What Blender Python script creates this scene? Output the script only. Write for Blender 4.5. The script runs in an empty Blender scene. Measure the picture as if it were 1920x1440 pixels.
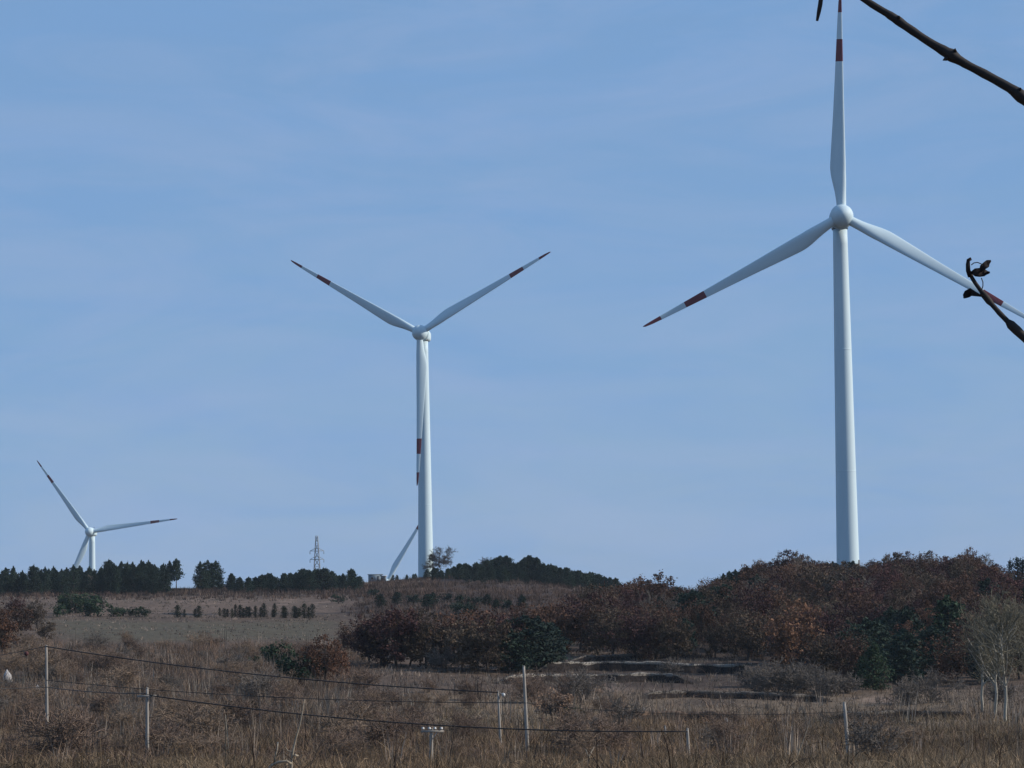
import bpy, math, random
import numpy as np
from mathutils import Matrix, Vector

R = math.radians
scene = bpy.context.scene
col = scene.collection
rng = np.random.default_rng(7)
random.seed(7)

# ------------------------------------------------------------------ camera
F = 4900.0                      # focal length in pixels of a 1920 px wide picture
PITCH, ROLL = math.atan(380 / F), R(-0.8)
cam_d = bpy.data.cameras.new('camera')
cam_d.sensor_width = 36; cam_d.lens = 36 * F / 1920
cam_d.clip_start = 0.1; cam_d.clip_end = 40000
cam = bpy.data.objects.new('camera', cam_d); col.objects.link(cam)
CAMR = (Matrix.Rotation(R(90) + PITCH, 3, 'X') @ Matrix.Rotation(ROLL, 3, 'Z'))
cam.matrix_world = CAMR.to_4x4()
scene.camera = cam
scene.render.resolution_x, scene.render.resolution_y = 1024, 768

# ------------------------------------------------------------------ sky and sun
SUN_AZ, SUN_EL = R(92), R(30)          # azimuth clockwise from +Y (view direction)
w = bpy.data.worlds.new('World'); scene.world = w; w.use_nodes = True
nt = w.node_tree; nd = nt.nodes; nd.clear()
sky = nd.new('ShaderNodeTexSky'); sky.sky_type = 'NISHITA'; sky.sun_disc = False
sky.sun_elevation = SUN_EL; sky.sun_rotation = SUN_AZ
sky.altitude = 0; sky.air_density = 1.0; sky.dust_density = 0.3; sky.ozone_density = 2.0
tc = nd.new('ShaderNodeTexCoord')
mp = nd.new('ShaderNodeMapping'); mp.inputs['Scale'].default_value = (5, 5, 22)
mp.inputs['Rotation'].default_value = (0, R(8), 0)
nz = nd.new('ShaderNodeTexNoise'); nz.inputs['Scale'].default_value = 2.2; nz.inputs['Detail'].default_value = 7
nz.inputs['Roughness'].default_value = 0.55; nz.inputs['Distortion'].default_value = 0.6
cr = nd.new('ShaderNodeMapRange'); cr.inputs[1].default_value = 0.42; cr.inputs[2].default_value = 0.78
cr.inputs[3].default_value = 0.78; cr.inputs[4].default_value = 0.95       # a thin even veil of high cloud
tint = nd.new('ShaderNodeMix'); tint.data_type = 'RGBA'; tint.blend_type = 'MULTIPLY'; tint.inputs[0].default_value = 1
tint.inputs[7].default_value = (1.0, 1.0, 1.0, 1)
mx = nd.new('ShaderNodeMix'); mx.data_type = 'RGBA'; mx.inputs[7].default_value = (1.9, 3.6, 6.5, 1)
mp2 = nd.new('ShaderNodeMapping'); mp2.inputs['Scale'].default_value = (3, 3, 14); mp2.inputs['Rotation'].default_value = (R(6), R(-14), 0)
nz2 = nd.new('ShaderNodeTexNoise'); nz2.inputs['Scale'].default_value = 2.6; nz2.inputs['Detail'].default_value = 8; nz2.inputs['Roughness'].default_value = 0.6; nz2.inputs['Distortion'].default_value = 1.2
cr2 = nd.new('ShaderNodeMapRange'); cr2.inputs[1].default_value = 0.38; cr2.inputs[2].default_value = 0.72; cr2.inputs[4].default_value = 0.42
mx2 = nd.new('ShaderNodeMix'); mx2.data_type = 'RGBA'; mx2.inputs[7].default_value = (3.2, 4.3, 6.6, 1)      # faint streaks of cirrus
bg = nd.new('ShaderNodeBackground'); bg.inputs[1].default_value = 0.10
out = nd.new('ShaderNodeOutputWorld')
L = nt.links.new
L(tc.outputs['Generated'], mp.inputs[0]); L(mp.outputs[0], nz.inputs['Vector']); L(nz.outputs[0], cr.inputs[0])
L(sky.outputs[0], tint.inputs[6]); L(tint.outputs[2], mx.inputs[6]); L(cr.outputs[0], mx.inputs[0])
L(tc.outputs['Generated'], mp2.inputs[0]); L(mp2.outputs[0], nz2.inputs['Vector']); L(nz2.outputs[0], cr2.inputs[0]); L(cr2.outputs[0], mx2.inputs[0]); L(mx.outputs[2], mx2.inputs[6])
L(mx2.outputs[2], bg.inputs[0]); L(bg.outputs[0], out.inputs[0])

sd = bpy.data.lights.new('sun', 'SUN'); sd.energy = 5.0; sd.angle = R(0.5); sd.color = (1.0, 0.90, 0.79)
sun = bpy.data.objects.new('sun', sd); col.objects.link(sun)
sdir = Vector((math.sin(SUN_AZ) * math.cos(SUN_EL), math.cos(SUN_AZ) * math.cos(SUN_EL), math.sin(SUN_EL)))
sun.rotation_euler = sdir.to_track_quat('Z', 'Y').to_euler(); sun.location = (60, -20, 60)
vs = scene.view_settings
vs.view_transform = 'Standard'; vs.look = 'None'; vs.exposure = 0.0; vs.gamma = 1; vs.use_curve_mapping = False

# ------------------------------------------------------------------ picture <-> place
RM = np.array(CAMR)
def ray(u, v):
    return RM @ np.array(((u - 960) / F, -(v - 720) / F, -1.0))
def at(u, v, d):
    r = ray(u, v); return r * (d / math.hypot(r[0], r[1]))
def project(P):
    q = np.asarray(P) @ RM
    return 960 + F * q[..., 0] / -q[..., 2], 720 - F * q[..., 1] / -q[..., 2]

# ------------------------------------------------------------------ terrain: heights of the land by bearing and distance
US = [-600, 0, 320, 640, 720, 800, 960, 1120, 1280, 1440, 1600, 1760, 1920, 2500]
ROWS = {
 170: [1440]*14, 200: [1416]*14,
 230: [1382, 1382, 1382, 1380, 1380, 1380, 1380, 1380, 1384, 1384, 1384, 1382, 1380, 1380],
 260: [1347, 1347, 1347, 1345, 1345, 1345, 1348, 1352, 1358, 1360, 1360, 1356, 1350, 1350],
 300: [1305, 1305, 1305, 1300, 1300, 1300, 1305, 1312, 1320, 1326, 1328, 1328, 1325, 1325],
 340: [1268, 1268, 1268, 1268, 1268, 1268, 1276, 1284, 1292, 1298, 1300, 1300, 1295, 1295],
 400: [1226, 1226, 1226, 1226, 1226, 1226, 1236, 1240, 1240, 1240, 1245, 1246, 1240, 1240],
 480: [1186, 1186, 1187, 1190, 1190, 1190, 1186, 1172, 1162, 1152, 1150, 1150, 1150, 1150],
 540: [1165, 1165, 1166, 1165, 1163, 1160, 1150, 1136, 1120, 1101, 1090, 1092, 1100, 1110],
 580: [1155, 1155, 1156, 1152, 1149, 1145, 1133, 1126, 1114, 1092, 1081, 1083, 1094, 1105],
 660: [1138, 1138, 1138, 1135, 1130, 1123, 1115, 1119, 1124, 1112, 1102, 1104, 1112, 1120],
 760: [1117, 1117, 1116, 1112, 1106, 1099, 1093, 1110, 1135, 1136, 1136, 1136, 1136, 1136],
 860: [1106, 1106, 1104, 1097, 1090, 1077, 1079, 1102, 1140, 1146, 1146, 1146, 1146, 1146],
 1000: [1112, 1112, 1110, 1104, 1098, 1088, 1092, 1115, 1150, 1155, 1155, 1155, 1155, 1155],
 1150: [1135, 1135, 1132, 1128, 1125, 1122, 1122, 1140, 1165, 1170, 1170, 1170, 1170, 1170],
 1500: [1257, 1257, 1250, 1240, 1235, 1235, 1235, 1235, 1235, 1235, 1235, 1235, 1235, 1235],
}
AZ = np.linspace(R(-20), R(20), 241)
rd, rz = [0.0, 60.0], [np.full(241, -1.65), np.full(241, -5.6)]
for d, vsr in ROWS.items():
    pts = np.array([at(u, v, d) for u, v in zip(US, vsr)])
    rd.append(float(d)); rz.append(np.interp(AZ, np.arctan2(pts[:, 0], pts[:, 1]), pts[:, 2]))
for d, z in ((3000, -75.0), (6000, -90.0), (30000, -90.0)):
    rd.append(float(d)); rz.append(np.full(241, z))
rz = np.array(rz); rd = np.array(rd)
DS = np.concatenate([np.arange(0, 1000, 4.0), np.geomspace(1000, 30000, 120)])
ZT = np.array([np.interp(DS, rd, rz[:, i]) for i in range(241)])          # az x d
def gsm(a, s, ax):
    k = np.exp(-0.5 * (np.arange(-3 * s, 3 * s + 1) / s) ** 2); k /= k.sum()
    p = [(0, 0), (0, 0)]; p[ax] = (3 * s, 3 * s)
    return np.apply_along_axis(lambda m: np.convolve(m, k, 'valid'), ax, np.pad(a, p, 'edge'))
zs = gsm(gsm(ZT, 4, 1), 5, 0)
ZT = zs + (ZT[:, :1] - zs[:, :1]) * np.clip(1 - DS / 40, 0, 1)
def vnoise(x, y, seed=0):
    xi, yi = np.floor(x).astype(np.int64), np.floor(y).astype(np.int64)
    fx, fy = x - xi, y - yi
    fx, fy = fx * fx * (3 - 2 * fx), fy * fy * (3 - 2 * fy)
    def h(a, b):
        n = (a * 374761393 + b * 668265263 + seed * 982451653) & 0x7fffffff
        n = ((n ^ (n >> 13)) * 1274126177) & 0x7fffffff
        return ((n ^ (n >> 16)) & 0xffff) / 65535.0
    return (h(xi, yi) * (1 - fx) + h(xi + 1, yi) * fx) * (1 - fy) + (h(xi, yi + 1) * (1 - fx) + h(xi + 1, yi + 1) * fx) * fy
def fbm(x, y, seed=0, oct=4):
    s = 0; a = 0.5
    for i in range(oct):
        s = s + a * vnoise(x * 2 ** i, y * 2 ** i, seed + i); a *= 0.5
    return s
def height(x, y):
    x = np.asarray(x, float); y = np.asarray(y, float)
    d = np.hypot(x, y); a = np.clip(np.arctan2(x, y), AZ[0], AZ[-1])
    ia = (a - AZ[0]) / (AZ[1] - AZ[0]); i = np.clip(np.floor(ia).astype(int), 0, 239); fa = ia - i
    j = np.clip(np.searchsorted(DS, d, 'right') - 1, 0, len(DS) - 2); fd = np.clip((d - DS[j]) / (DS[j + 1] - DS[j]), 0, 1)
    z = (ZT[i, j] * (1 - fd) + ZT[i, j + 1] * fd) * (1 - fa) + (ZT[i + 1, j] * (1 - fd) + ZT[i + 1, j + 1] * fd) * fa
    bump = (fbm(x / 14, y / 14, 3) - 0.47) * 1.1 + (fbm(x / 3.5, y / 3.5, 9, 2) - 0.37) * 0.35
    return z + bump * np.clip((d - 30) / 100, 0, 1)
def ground_ud(u, d):
    """ground point seen in picture column u at distance d"""
    v = 1150.0
    for _ in range(4):
        P = at(u, v, d); z = float(height(P[0], P[1])); P[2] = z; v = float(project(P)[1])
    return Vector(P)
def ground_uv(u, v, dmin=120, dmax=1000):
    """nearest ground point seen at pixel (u, v)"""
    for d in np.arange(dmin, dmax, 4.0):
        P = at(u, v, d)
        if float(height(P[0], P[1])) >= P[2]:
            return Vector((P[0], P[1], float(height(P[0], P[1]))))
    return ground_ud(u, dmax)

# ------------------------------------------------------------------ mesh helpers
def np_mesh(name, V, faces, smooth=False, mats=()):
    """faces: (n,3) / (n,4) int array or a list of such arrays"""
    if not isinstance(faces, (list, tuple)): faces = [faces]
    faces = [np.asarray(f, np.int32) for f in faces if len(f)]
    me = bpy.data.meshes.new(name); V = np.asarray(V, np.float32)
    me.vertices.add(len(V)); me.vertices.foreach_set('co', V.ravel())
    tot = np.concatenate([np.full(len(f), f.shape[1], np.int32) for f in faces])
    me.loops.add(int(tot.sum())); me.loops.foreach_set('vertex_index', np.concatenate([f.ravel() for f in faces]))
    me.polygons.add(len(tot)); me.polygons.foreach_set('loop_start', np.concatenate([[0], np.cumsum(tot)[:-1]]).astype(np.int32))
    me.polygons.foreach_set('loop_total', tot)
    if smooth: me.polygons.foreach_set('use_smooth', np.ones(len(tot), bool))
    for m in mats: me.materials.append(m)
    me.update(calc_edges=True); me.validate()
    return me
def link(name, me, parent=None, loc=None):
    o = bpy.data.objects.new(name, me); col.objects.link(o)
    if loc is not None: o.location = loc
    if parent is not None: o.parent = parent
    return o
def tag(o, label=None, cat=None, group=None, kind=None):
    for k, v in (('label', label), ('category', cat), ('group', group), ('kind', kind)):
        if v: o[k] = v
    return o
def empty(name, loc, label, cat, group=None):
    return tag(link(name, None, None, loc), label, cat, group)
class MB:
    """collects shapes for one mesh"""
    def __init__(self): self.v = []; self.f3 = []; self.f4 = []; self.n = 0
    def add(self, V, f3=(), f4=()):
        V = np.asarray(V, float).reshape(-1, 3)
        if len(f3): self.f3.append(np.asarray(f3, int) + self.n)
        if len(f4): self.f4.append(np.asarray(f4, int) + self.n)
        self.v.append(V); self.n += len(V); return self
    def sweep(self, pts, rad, sides=8, cap=True, squash=1.0):
        pts = np.asarray(pts, float); n = len(pts); rad = np.broadcast_to(np.asarray(rad, float), (n,))
        T = np.gradient(pts, axis=0); T /= np.linalg.norm(T, axis=1)[:, None] + 1e-12
        ref = np.array((0, 0, 1.0)) if abs(T[0, 2]) < 0.9 else np.array((1.0, 0, 0))
        V = []
        for i in range(n):
            a = np.cross(T[i], ref); a /= np.linalg.norm(a) + 1e-12; b = np.cross(a, T[i])
            ref = b
            th = np.arange(sides) * 2 * math.pi / sides
            V.append(pts[i] + rad[i] * (np.cos(th)[:, None] * a + squash * np.sin(th)[:, None] * b))
        V = np.concatenate(V); f4 = []; f3 = []
        for i in range(n - 1):
            for k in range(sides):
                k2 = (k + 1) % sides
                f4.append((i * sides + k, i * sides + k2, (i + 1) * sides + k2, (i + 1) * sides + k))
        if cap:
            for k in range(1, sides - 1):
                f3.append((0, k + 1, k)); o = (n - 1) * sides; f3.append((o, o + k, o + k + 1))
        return self.add(V, f3, f4)
    def box(self, c, s, rz=0.0):
        c = np.asarray(c, float); h = np.asarray(s, float) / 2
        V = np.array([(x, y, z) for x in (-1, 1) for y in (-1, 1) for z in (-1, 1)]) * h
        co, si = math.cos(rz), math.sin(rz)
        V = np.stack([V[:, 0] * co - V[:, 1] * si, V[:, 0] * si + V[:, 1] * co, V[:, 2]], 1) + c
        return self.add(V, f4=[(0, 1, 3, 2), (4, 6, 7, 5), (0, 4, 5, 1), (2, 3, 7, 6), (0, 2, 6, 4), (1, 5, 7, 3)])
    def mesh(self, name, mat, smooth=True):
        V = np.concatenate(self.v); fs = []
        if self.f3: fs.append(np.concatenate(self.f3))
        if self.f4: fs.append(np.concatenate(self.f4))
        return np_mesh(name, V, fs, smooth, [mat] if mat else [])
    def build(self, name, mat, parent=None, smooth=True, loc=None):
        return link(name, self.mesh(name, mat, smooth), parent, loc)
def segs_mesh(name, segs, mat, sides=4):
    """many separate tapered segments (p0, p1, r0, r1) as one mesh, vectorised"""
    P0 = np.array([s[0] for s in segs]); P1 = np.array([s[1] for s in segs])
    r0 = np.array([s[2] for s in segs]); r1 = np.array([s[3] for s in segs])
    T = P1 - P0; T /= np.linalg.norm(T, axis=1)[:, None] + 1e-9
    ref = np.where(np.abs(T[:, 2:3]) < 0.9, np.array([[0, 0, 1.0]]), np.array([[1.0, 0, 0]]))
    A = np.cross(T, ref); A /= np.linalg.norm(A, axis=1)[:, None]; B = np.cross(A, T)
    n = len(segs); V = np.zeros((n, 2 * sides, 3))
    for k in range(sides):
        t = 2 * math.pi * k / sides; D = math.cos(t) * A + math.sin(t) * B
        V[:, k] = P0 + D * r0[:, None]; V[:, sides + k] = P1 + D * r1[:, None]
    base = (np.arange(n) * 2 * sides)[:, None]
    f = [base + np.array([[k, (k + 1) % sides, sides + (k + 1) % sides, sides + k]]) for k in range(sides)]
    return np_mesh(name, V.reshape(-1, 3), np.concatenate(f), True, [mat])

# ------------------------------------------------------------------ materials
def pbr(name, rough=0.85, spec=0.25):
    m = bpy.data.materials.new(name); m.use_nodes = True
    b = m.node_tree.nodes['Principled BSDF']; b.inputs['Roughness'].default_value = rough
    b.inputs['Specular IOR Level'].default_value = spec
    return m, m.node_tree, b
def noise(t, scale, detail=4, coord='Object', vec_scale=None, rough=0.6):
    n = t.nodes.new('ShaderNodeTexNoise'); n.inputs['Scale'].default_value = scale; n.inputs['Detail'].default_value = detail
    n.inputs['Roughness'].default_value = rough
    c = t.nodes.new('ShaderNodeTexCoord'); s = c.outputs[coord]
    if vec_scale:
        mpn = t.nodes.new('ShaderNodeMapping'); mpn.inputs['Scale'].default_value = vec_scale
        t.links.new(s, mpn.inputs[0]); s = mpn.outputs[0]
    t.links.new(s, n.inputs['Vector']); return n
def ramp(t, fac, stops):
    r = t.nodes.new('ShaderNodeValToRGB'); e = r.color_ramp.elements
    while len(e) < len(stops): e.new(0.5)
    for k, (p, c) in zip(e, stops): k.position = p; k.color = (*c, 1)
    t.links.new(fac, r.inputs[0]); return r
def leaf_mat(name, stops, trans=0.15, per_leaf=0.4, tone=False):
    """colour drawn per leaf and per plant"""
    m, t, b = pbr(name, 0.85, 0.15)
    g = t.nodes.new('ShaderNodeNewGeometry'); oi = t.nodes.new('ShaderNodeObjectInfo')
    a = t.nodes.new('ShaderNodeMath'); a.operation = 'MULTIPLY_ADD'; a.inputs[1].default_value = per_leaf
    t.links.new(g.outputs['Random Per Island'], a.inputs[0])
    s = t.nodes.new('ShaderNodeMath'); s.operation = 'MULTIPLY'; s.inputs[1].default_value = 1 - per_leaf
    t.links.new(oi.outputs['Random'], s.inputs[0]); t.links.new(s.outputs[0], a.inputs[2])
    r = ramp(t, a.outputs[0], stops)
    if tone:                                    # patches of differently faded growth
        tn = t.nodes.new('ShaderNodeAttribute'); tn.attribute_name = 'tone'
        mt = t.nodes.new('ShaderNodeMix'); mt.data_type = 'RGBA'; mt.blend_type = 'MULTIPLY'; mt.inputs[0].default_value = 1
        t.links.new(r.outputs[0], mt.inputs[6]); t.links.new(tn.outputs[0], mt.inputs[7])
        class _R: outputs = [mt.outputs[2]]
        r = _R
    t.links.new(r.outputs[0], b.inputs['Base Color'])
    if trans:
        tr = t.nodes.new('ShaderNodeBsdfTranslucent'); t.links.new(r.outputs[0], tr.inputs[0])
        mxs = t.nodes.new('ShaderNodeMixShader'); mxs.inputs[0].default_value = trans
        o = t.nodes['Material Output']
        t.links.new(b.outputs[0], mxs.inputs[1]); t.links.new(tr.outputs[0], mxs.inputs[2]); t.links.new(mxs.outputs[0], o.inputs[0])
    return m
def spotted(name, c0, c1, scale=3, rough=0.8, spec=0.3, bump=0.0, vec_scale=None):
    m, t, b = pbr(name, rough, spec)
    n = noise(t, scale, 6, vec_scale=vec_scale)
    r = ramp(t, n.outputs[0], [(0.3, c0), (0.7, c1)]); t.links.new(r.outputs[0], b.inputs['Base Color'])
    if bump:
        bp = t.nodes.new('ShaderNodeBump'); bp.inputs['Strength'].default_value = bump
        t.links.new(n.outputs[0], bp.inputs['Height']); t.links.new(bp.outputs[0], b.inputs['Normal'])
    return m
M = {}
M['white'] = spotted('turbine_white', (0.44, 0.57, 0.63), (0.50, 0.63, 0.68), 0.35, 0.6, 0.3, vec_scale=(1, 1, 0.15))
M['red'] = spotted('blade_red', (0.10, 0.013, 0.024), (0.135, 0.017, 0.028), 0.6, 0.5, 0.35)
M['dark_metal'] = spotted('dark_metal', (0.06, 0.065, 0.07), (0.10, 0.105, 0.11), 1.0, 0.6)
M['steel'] = spotted('galvanised_steel', (0.16, 0.18, 0.20), (0.24, 0.26, 0.28), 1.0, 0.6)
M['concrete'] = spotted('pole_concrete', (0.20, 0.185, 0.165), (0.32, 0.30, 0.27), 1.6, 0.9, 0.2, vec_scale=(3, 3, 0.5))
M['ceramic'] = spotted('white_ceramic', (0.38, 0.38, 0.36), (0.48, 0.48, 0.46), 8, 0.3, 0.5)
M['cable'] = spotted('cable_black', (0.018, 0.016, 0.016), (0.03, 0.027, 0.026), 2, 0.7)
M['bark'] = spotted('bark_brown', (0.035, 0.028, 0.024), (0.075, 0.06, 0.05), 4, 0.95, 0.1, 0.3)
M['bark_pale'] = spotted('bark_pale', (0.22, 0.205, 0.17), (0.40, 0.38, 0.32), 2.5, 0.9, 0.15, 0.3, (2, 2, 0.6))
M['bark_grey'] = spotted('bark_grey', (0.075, 0.068, 0.06), (0.14, 0.125, 0.11), 2.5, 0.9, 0.15)
M['twig_dark'] = spotted('twig_dark', (0.010, 0.010, 0.012), (0.030, 0.025, 0.022), 60, 0.75, 0.3, 0.4)
M['dead_wood'] = spotted('dead_wood', (0.20, 0.17, 0.13), (0.32, 0.28, 0.215), 5, 0.9, 0.15)
M['dry_leaf'] = spotted('dry_leaf_dark', (0.012, 0.010, 0.012), (0.035, 0.025, 0.022), 40, 0.8, 0.2)
M['russet'] = leaf_mat('leaf_russet', [(0, (0.040, 0.024, 0.018)), (0.5, (0.088, 0.050, 0.035)), (1, (0.145, 0.080, 0.052))])
M['rust'] = leaf_mat('leaf_rust', [(0, (0.070, 0.038, 0.024)), (0.5, (0.125, 0.064, 0.040)), (1, (0.20, 0.11, 0.068))])
M['rust_light'] = leaf_mat('leaf_rust_light', [(0, (0.10, 0.056, 0.034)), (0.5, (0.17, 0.092, 0.056)), (1, (0.24, 0.14, 0.085))], .15, .8)
M['maroon'] = leaf_mat('leaf_maroon', [(0, (0.028, 0.015, 0.016)), (0.5, (0.058, 0.029, 0.028)), (1, (0.10, 0.047, 0.044))])
M['brown'] = leaf_mat('leaf_brown', [(0, (0.040, 0.030, 0.022)), (0.5, (0.080, 0.060, 0.042)), (1, (0.14, 0.105, 0.073))])
M['pine'] = leaf_mat('needle_pine', [(0, (0.010, 0.018, 0.015)), (0.5, (0.018, 0.034, 0.026)), (1, (0.034, 0.056, 0.036))], 0.05)
M['cypress'] = leaf_mat('needle_cypress', [(0, (0.008, 0.013, 0.008)), (0.5, (0.015, 0.022, 0.013)), (1, (0.028, 0.038, 0.02))], 0.05)
M['evergreen'] = leaf_mat('leaf_evergreen', [(0, (0.010, 0.020, 0.012)), (0.5, (0.022, 0.044, 0.024)), (1, (0.045, 0.075, 0.04))], 0.1)
M['scrub_brown'] = leaf_mat('scrub_brown', [(0, (0.058, 0.041, 0.032)), (0.5, (0.13, 0.090, 0.066)), (1, (0.23, 0.165, 0.115))], 0.2, 0.9, True)
M['scrub_dark'] = leaf_mat('scrub_dark', [(0, (0.032, 0.022, 0.018)), (0.5, (0.076, 0.052, 0.041)), (1, (0.14, 0.10, 0.078))], 0.2, 0.9, True)
M['scrub_grey'] = leaf_mat('scrub_grey', [(0, (0.075, 0.064, 0.054)), (0.5, (0.15, 0.127, 0.104)), (1, (0.25, 0.21, 0.17))], 0.2, 0.9, True)
M['twig_grey'] = leaf_mat('twig_grey', [(0, (0.07, 0.062, 0.055)), (0.5, (0.12, 0.106, 0.092)), (1, (0.19, 0.165, 0.14))], 0, .6)
M['twig_brown'] = leaf_mat('twig_brown', [(0, (0.075, 0.054, 0.042)), (0.5, (0.14, 0.10, 0.077)), (1, (0.22, 0.16, 0.12))], 0, .6)
M['twig_olive'] = leaf_mat('twig_olive', [(0, (0.085, 0.078, 0.055)), (0.5, (0.14, 0.13, 0.092)), (1, (0.21, 0.195, 0.145))], 0, .6)
M['twig_tan'] = leaf_mat('twig_tan', [(0, (0.12, 0.085, 0.060)), (0.5, (0.19, 0.14, 0.10)), (1, (0.28, 0.21, 0.15))], 0, .6)
M['straw'] = leaf_mat('straw', [(0, (0.08, 0.056, 0.034)), (0.5, (0.155, 0.112, 0.069)), (1, (0.28, 0.21, 0.135))], 0.2, 0.9, True)
M['pampas'] = leaf_mat('straw_pink', [(0, (0.12, 0.078, 0.052)), (0.5, (0.21, 0.14, 0.095)), (1, (0.30, 0.21, 0.15))], 0.2)
M['soil'] = spotted('dark_soil', (0.012, 0.010, 0.010), (0.034, 0.028, 0.026), 1.2, 0.95, 0.1, 0.6)
M['redsoil'] = spotted('red_earth', (0.075, 0.042, 0.032), (0.13, 0.075, 0.055), 0.9, 0.95, 0.1, 0.5)
M['render_blue'] = spotted('painted_wall', (0.16, 0.21, 0.25), (0.22, 0.27, 0.31), 0.8, 0.85)
M['roof'] = spotted('roof_sheet', (0.10, 0.13, 0.16), (0.15, 0.18, 0.21), 0.8, 0.7)
M['glass'] = spotted('dark_glass', (0.015, 0.018, 0.02), (0.03, 0.034, 0.04), 2, 0.15, 0.5)
M['plastic'] = spotted('white_plastic', (0.26, 0.25, 0.245), (0.40, 0.39, 0.38), 6, 0.5)
M['redcap'] = spotted('red_cap', (0.05, 0.012, 0.012), (0.08, 0.018, 0.016), 8, 0.7)

# ------------------------------------------------------------------ ground
def ground_colour(X, Y):
    P = np.stack([X, Y, height(X, Y)], -1); u, v = project(P)
    front = Y > 20
    u = np.where(front, u, 960); v = np.where(front, v, 1500); d = np.hypot(X, Y)
    n1 = fbm(X / 22, Y / 45, 21); n2 = fbm(X / 5, Y / 9, 33)
    wob = (n1 - 0.47) * 40
    def c(*a): return np.array(a)
    tan, brown = c(.165, .125, .083), c(.086, .063, .048)
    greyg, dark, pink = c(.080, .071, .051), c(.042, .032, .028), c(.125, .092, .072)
    C = np.empty(X.shape + (3,)); C[:] = brown
    def mixin(col, m):
        m = np.clip(m, 0, 1)[..., None]; C[:] = C * (1 - m) + col * m
    def band(x, lo, hi, s): return np.clip((x - lo) / s, 0, 1) * np.clip((hi - x) / s, 0, 1)
    uw, vw = u + wob * 4, v + wob * 0.45
    mixin(tan, np.clip((vw - 1385) / 30, 0, 1) * 0.75)                                       # dry grass in front
    mixin(tan, band(uw, 700, 1960, 90) * band(vw, 1288, 1400, 20) * (0.35 + n2 * 0.6))
    mixin(greyg, band(uw, 90, 660, 60) * band(vw, 1158, 1204, 10) * 0.95)                    # grey green field
    mixin(pink, band(uw, 60, 800, 50) * band(vw, 1112, 1156, 8) * (0.25 + n2 * 0.9))         # tan fields below the ridge
    mixin(pink * 1.35, band(uw, 320, 760, 60) * np.clip((n2 - 0.52) * 14, 0, 1) * band(vw, 1110, 1140, 6))
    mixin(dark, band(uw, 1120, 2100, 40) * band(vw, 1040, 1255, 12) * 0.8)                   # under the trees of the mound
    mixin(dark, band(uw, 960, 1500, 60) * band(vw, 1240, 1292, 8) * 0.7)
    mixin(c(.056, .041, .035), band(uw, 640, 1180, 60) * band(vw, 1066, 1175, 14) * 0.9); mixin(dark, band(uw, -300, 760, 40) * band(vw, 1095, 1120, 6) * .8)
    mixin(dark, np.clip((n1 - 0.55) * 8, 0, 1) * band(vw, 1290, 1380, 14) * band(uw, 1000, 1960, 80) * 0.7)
    for (cu, cv, su, sv, cl, k) in ((1110, 1291, 55, 5, pink * 1.5, 0.9), (1655, 1313, 45, 6, pink * 1.6, 0.95), (1780, 1357, 30, 7, pink * 1.4, 0.8),
                                 (1230, 1345, 120, 6, c(.11, .062, .046), .9), (1270, 1300, 90, 9, pink, .6), (1600, 1345, 110, 8, dark, .8), (1330, 1318, 80, 9, dark, .8), (690, 1093, 14, 4, pink*1.5, .9)):
        mixin(cl, k * np.exp(-((u - cu) / su) ** 2 - ((v - cv) / sv) ** 2))
    return C
az = np.concatenate([np.linspace(-180, -16, 30)[:-1], np.linspace(-16, 16, 321), np.linspace(16, 180, 30)[1:-1]])
dd = np.concatenate([[2.0, 5, 10, 20, 35, 55, 80], np.arange(100, 420, 2.0), np.arange(420, 1000, 4.0), np.geomspace(1000, 6000, 30)])
A, D = np.meshgrid(np.radians(az), dd, indexing='ij'); X, Y = D * np.sin(A), D * np.cos(A)
Z = height(X, Y); na, nd_ = A.shape
V = np.concatenate([np.stack([X, Y, Z], -1).reshape(-1, 3), [[0, 0, -1.65]]])
i, j = np.meshgrid(np.arange(na), np.arange(nd_ - 1), indexing='ij'); i2 = (i + 1) % na
f4 = np.stack([i * nd_ + j, i2 * nd_ + j, i2 * nd_ + j + 1, i * nd_ + j + 1], -1).reshape(-1, 4)[:, ::-1]
k = np.arange(na); f3 = np.stack([k * nd_, ((k + 1) % na) * nd_, np.full(na, len(V) - 1)], -1)
gm, t, b = pbr('ground_cover', 0.95, 0.08)
me = np_mesh('ground', V, [f4, f3], True, [gm])
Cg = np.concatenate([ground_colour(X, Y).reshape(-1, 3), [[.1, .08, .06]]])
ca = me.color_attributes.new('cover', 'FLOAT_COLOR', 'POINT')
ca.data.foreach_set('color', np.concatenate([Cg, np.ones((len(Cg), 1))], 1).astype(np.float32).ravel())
at_n = t.nodes.new('ShaderNodeAttribute'); at_n.attribute_name = 'cover'
n_ = noise(t, 0.9, 8, rough=0.75, vec_scale=(1, 0.5, 1)); mr = t.nodes.new('ShaderNodeMapRange'); mr.inputs[1].default_value = 0.25; mr.inputs[2].default_value = 0.75
mr.inputs[3].default_value = 0.45; mr.inputs[4].default_value = 1.6
t.links.new(n_.outputs[0], mr.inputs[0])
mm = t.nodes.new('ShaderNodeMix'); mm.data_type = 'RGBA'; mm.blend_type = 'MULTIPLY'; mm.inputs[0].default_value = 1
t.links.new(at_n.outputs[0], mm.inputs[6]); t.links.new(mr.outputs[0], mm.inputs[7]); t.links.new(mm.outputs[2], b.inputs['Base Color'])
bp = t.nodes.new('ShaderNodeBump'); bp.inputs['Strength'].default_value = 0.7; bp.inputs['Distance'].default_value = 0.3
t.links.new(n_.outputs[0], bp.inputs['Height']); t.links.new(bp.outputs[0], b.inputs['Normal'])
tag(link('ground', me), kind='structure')

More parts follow.
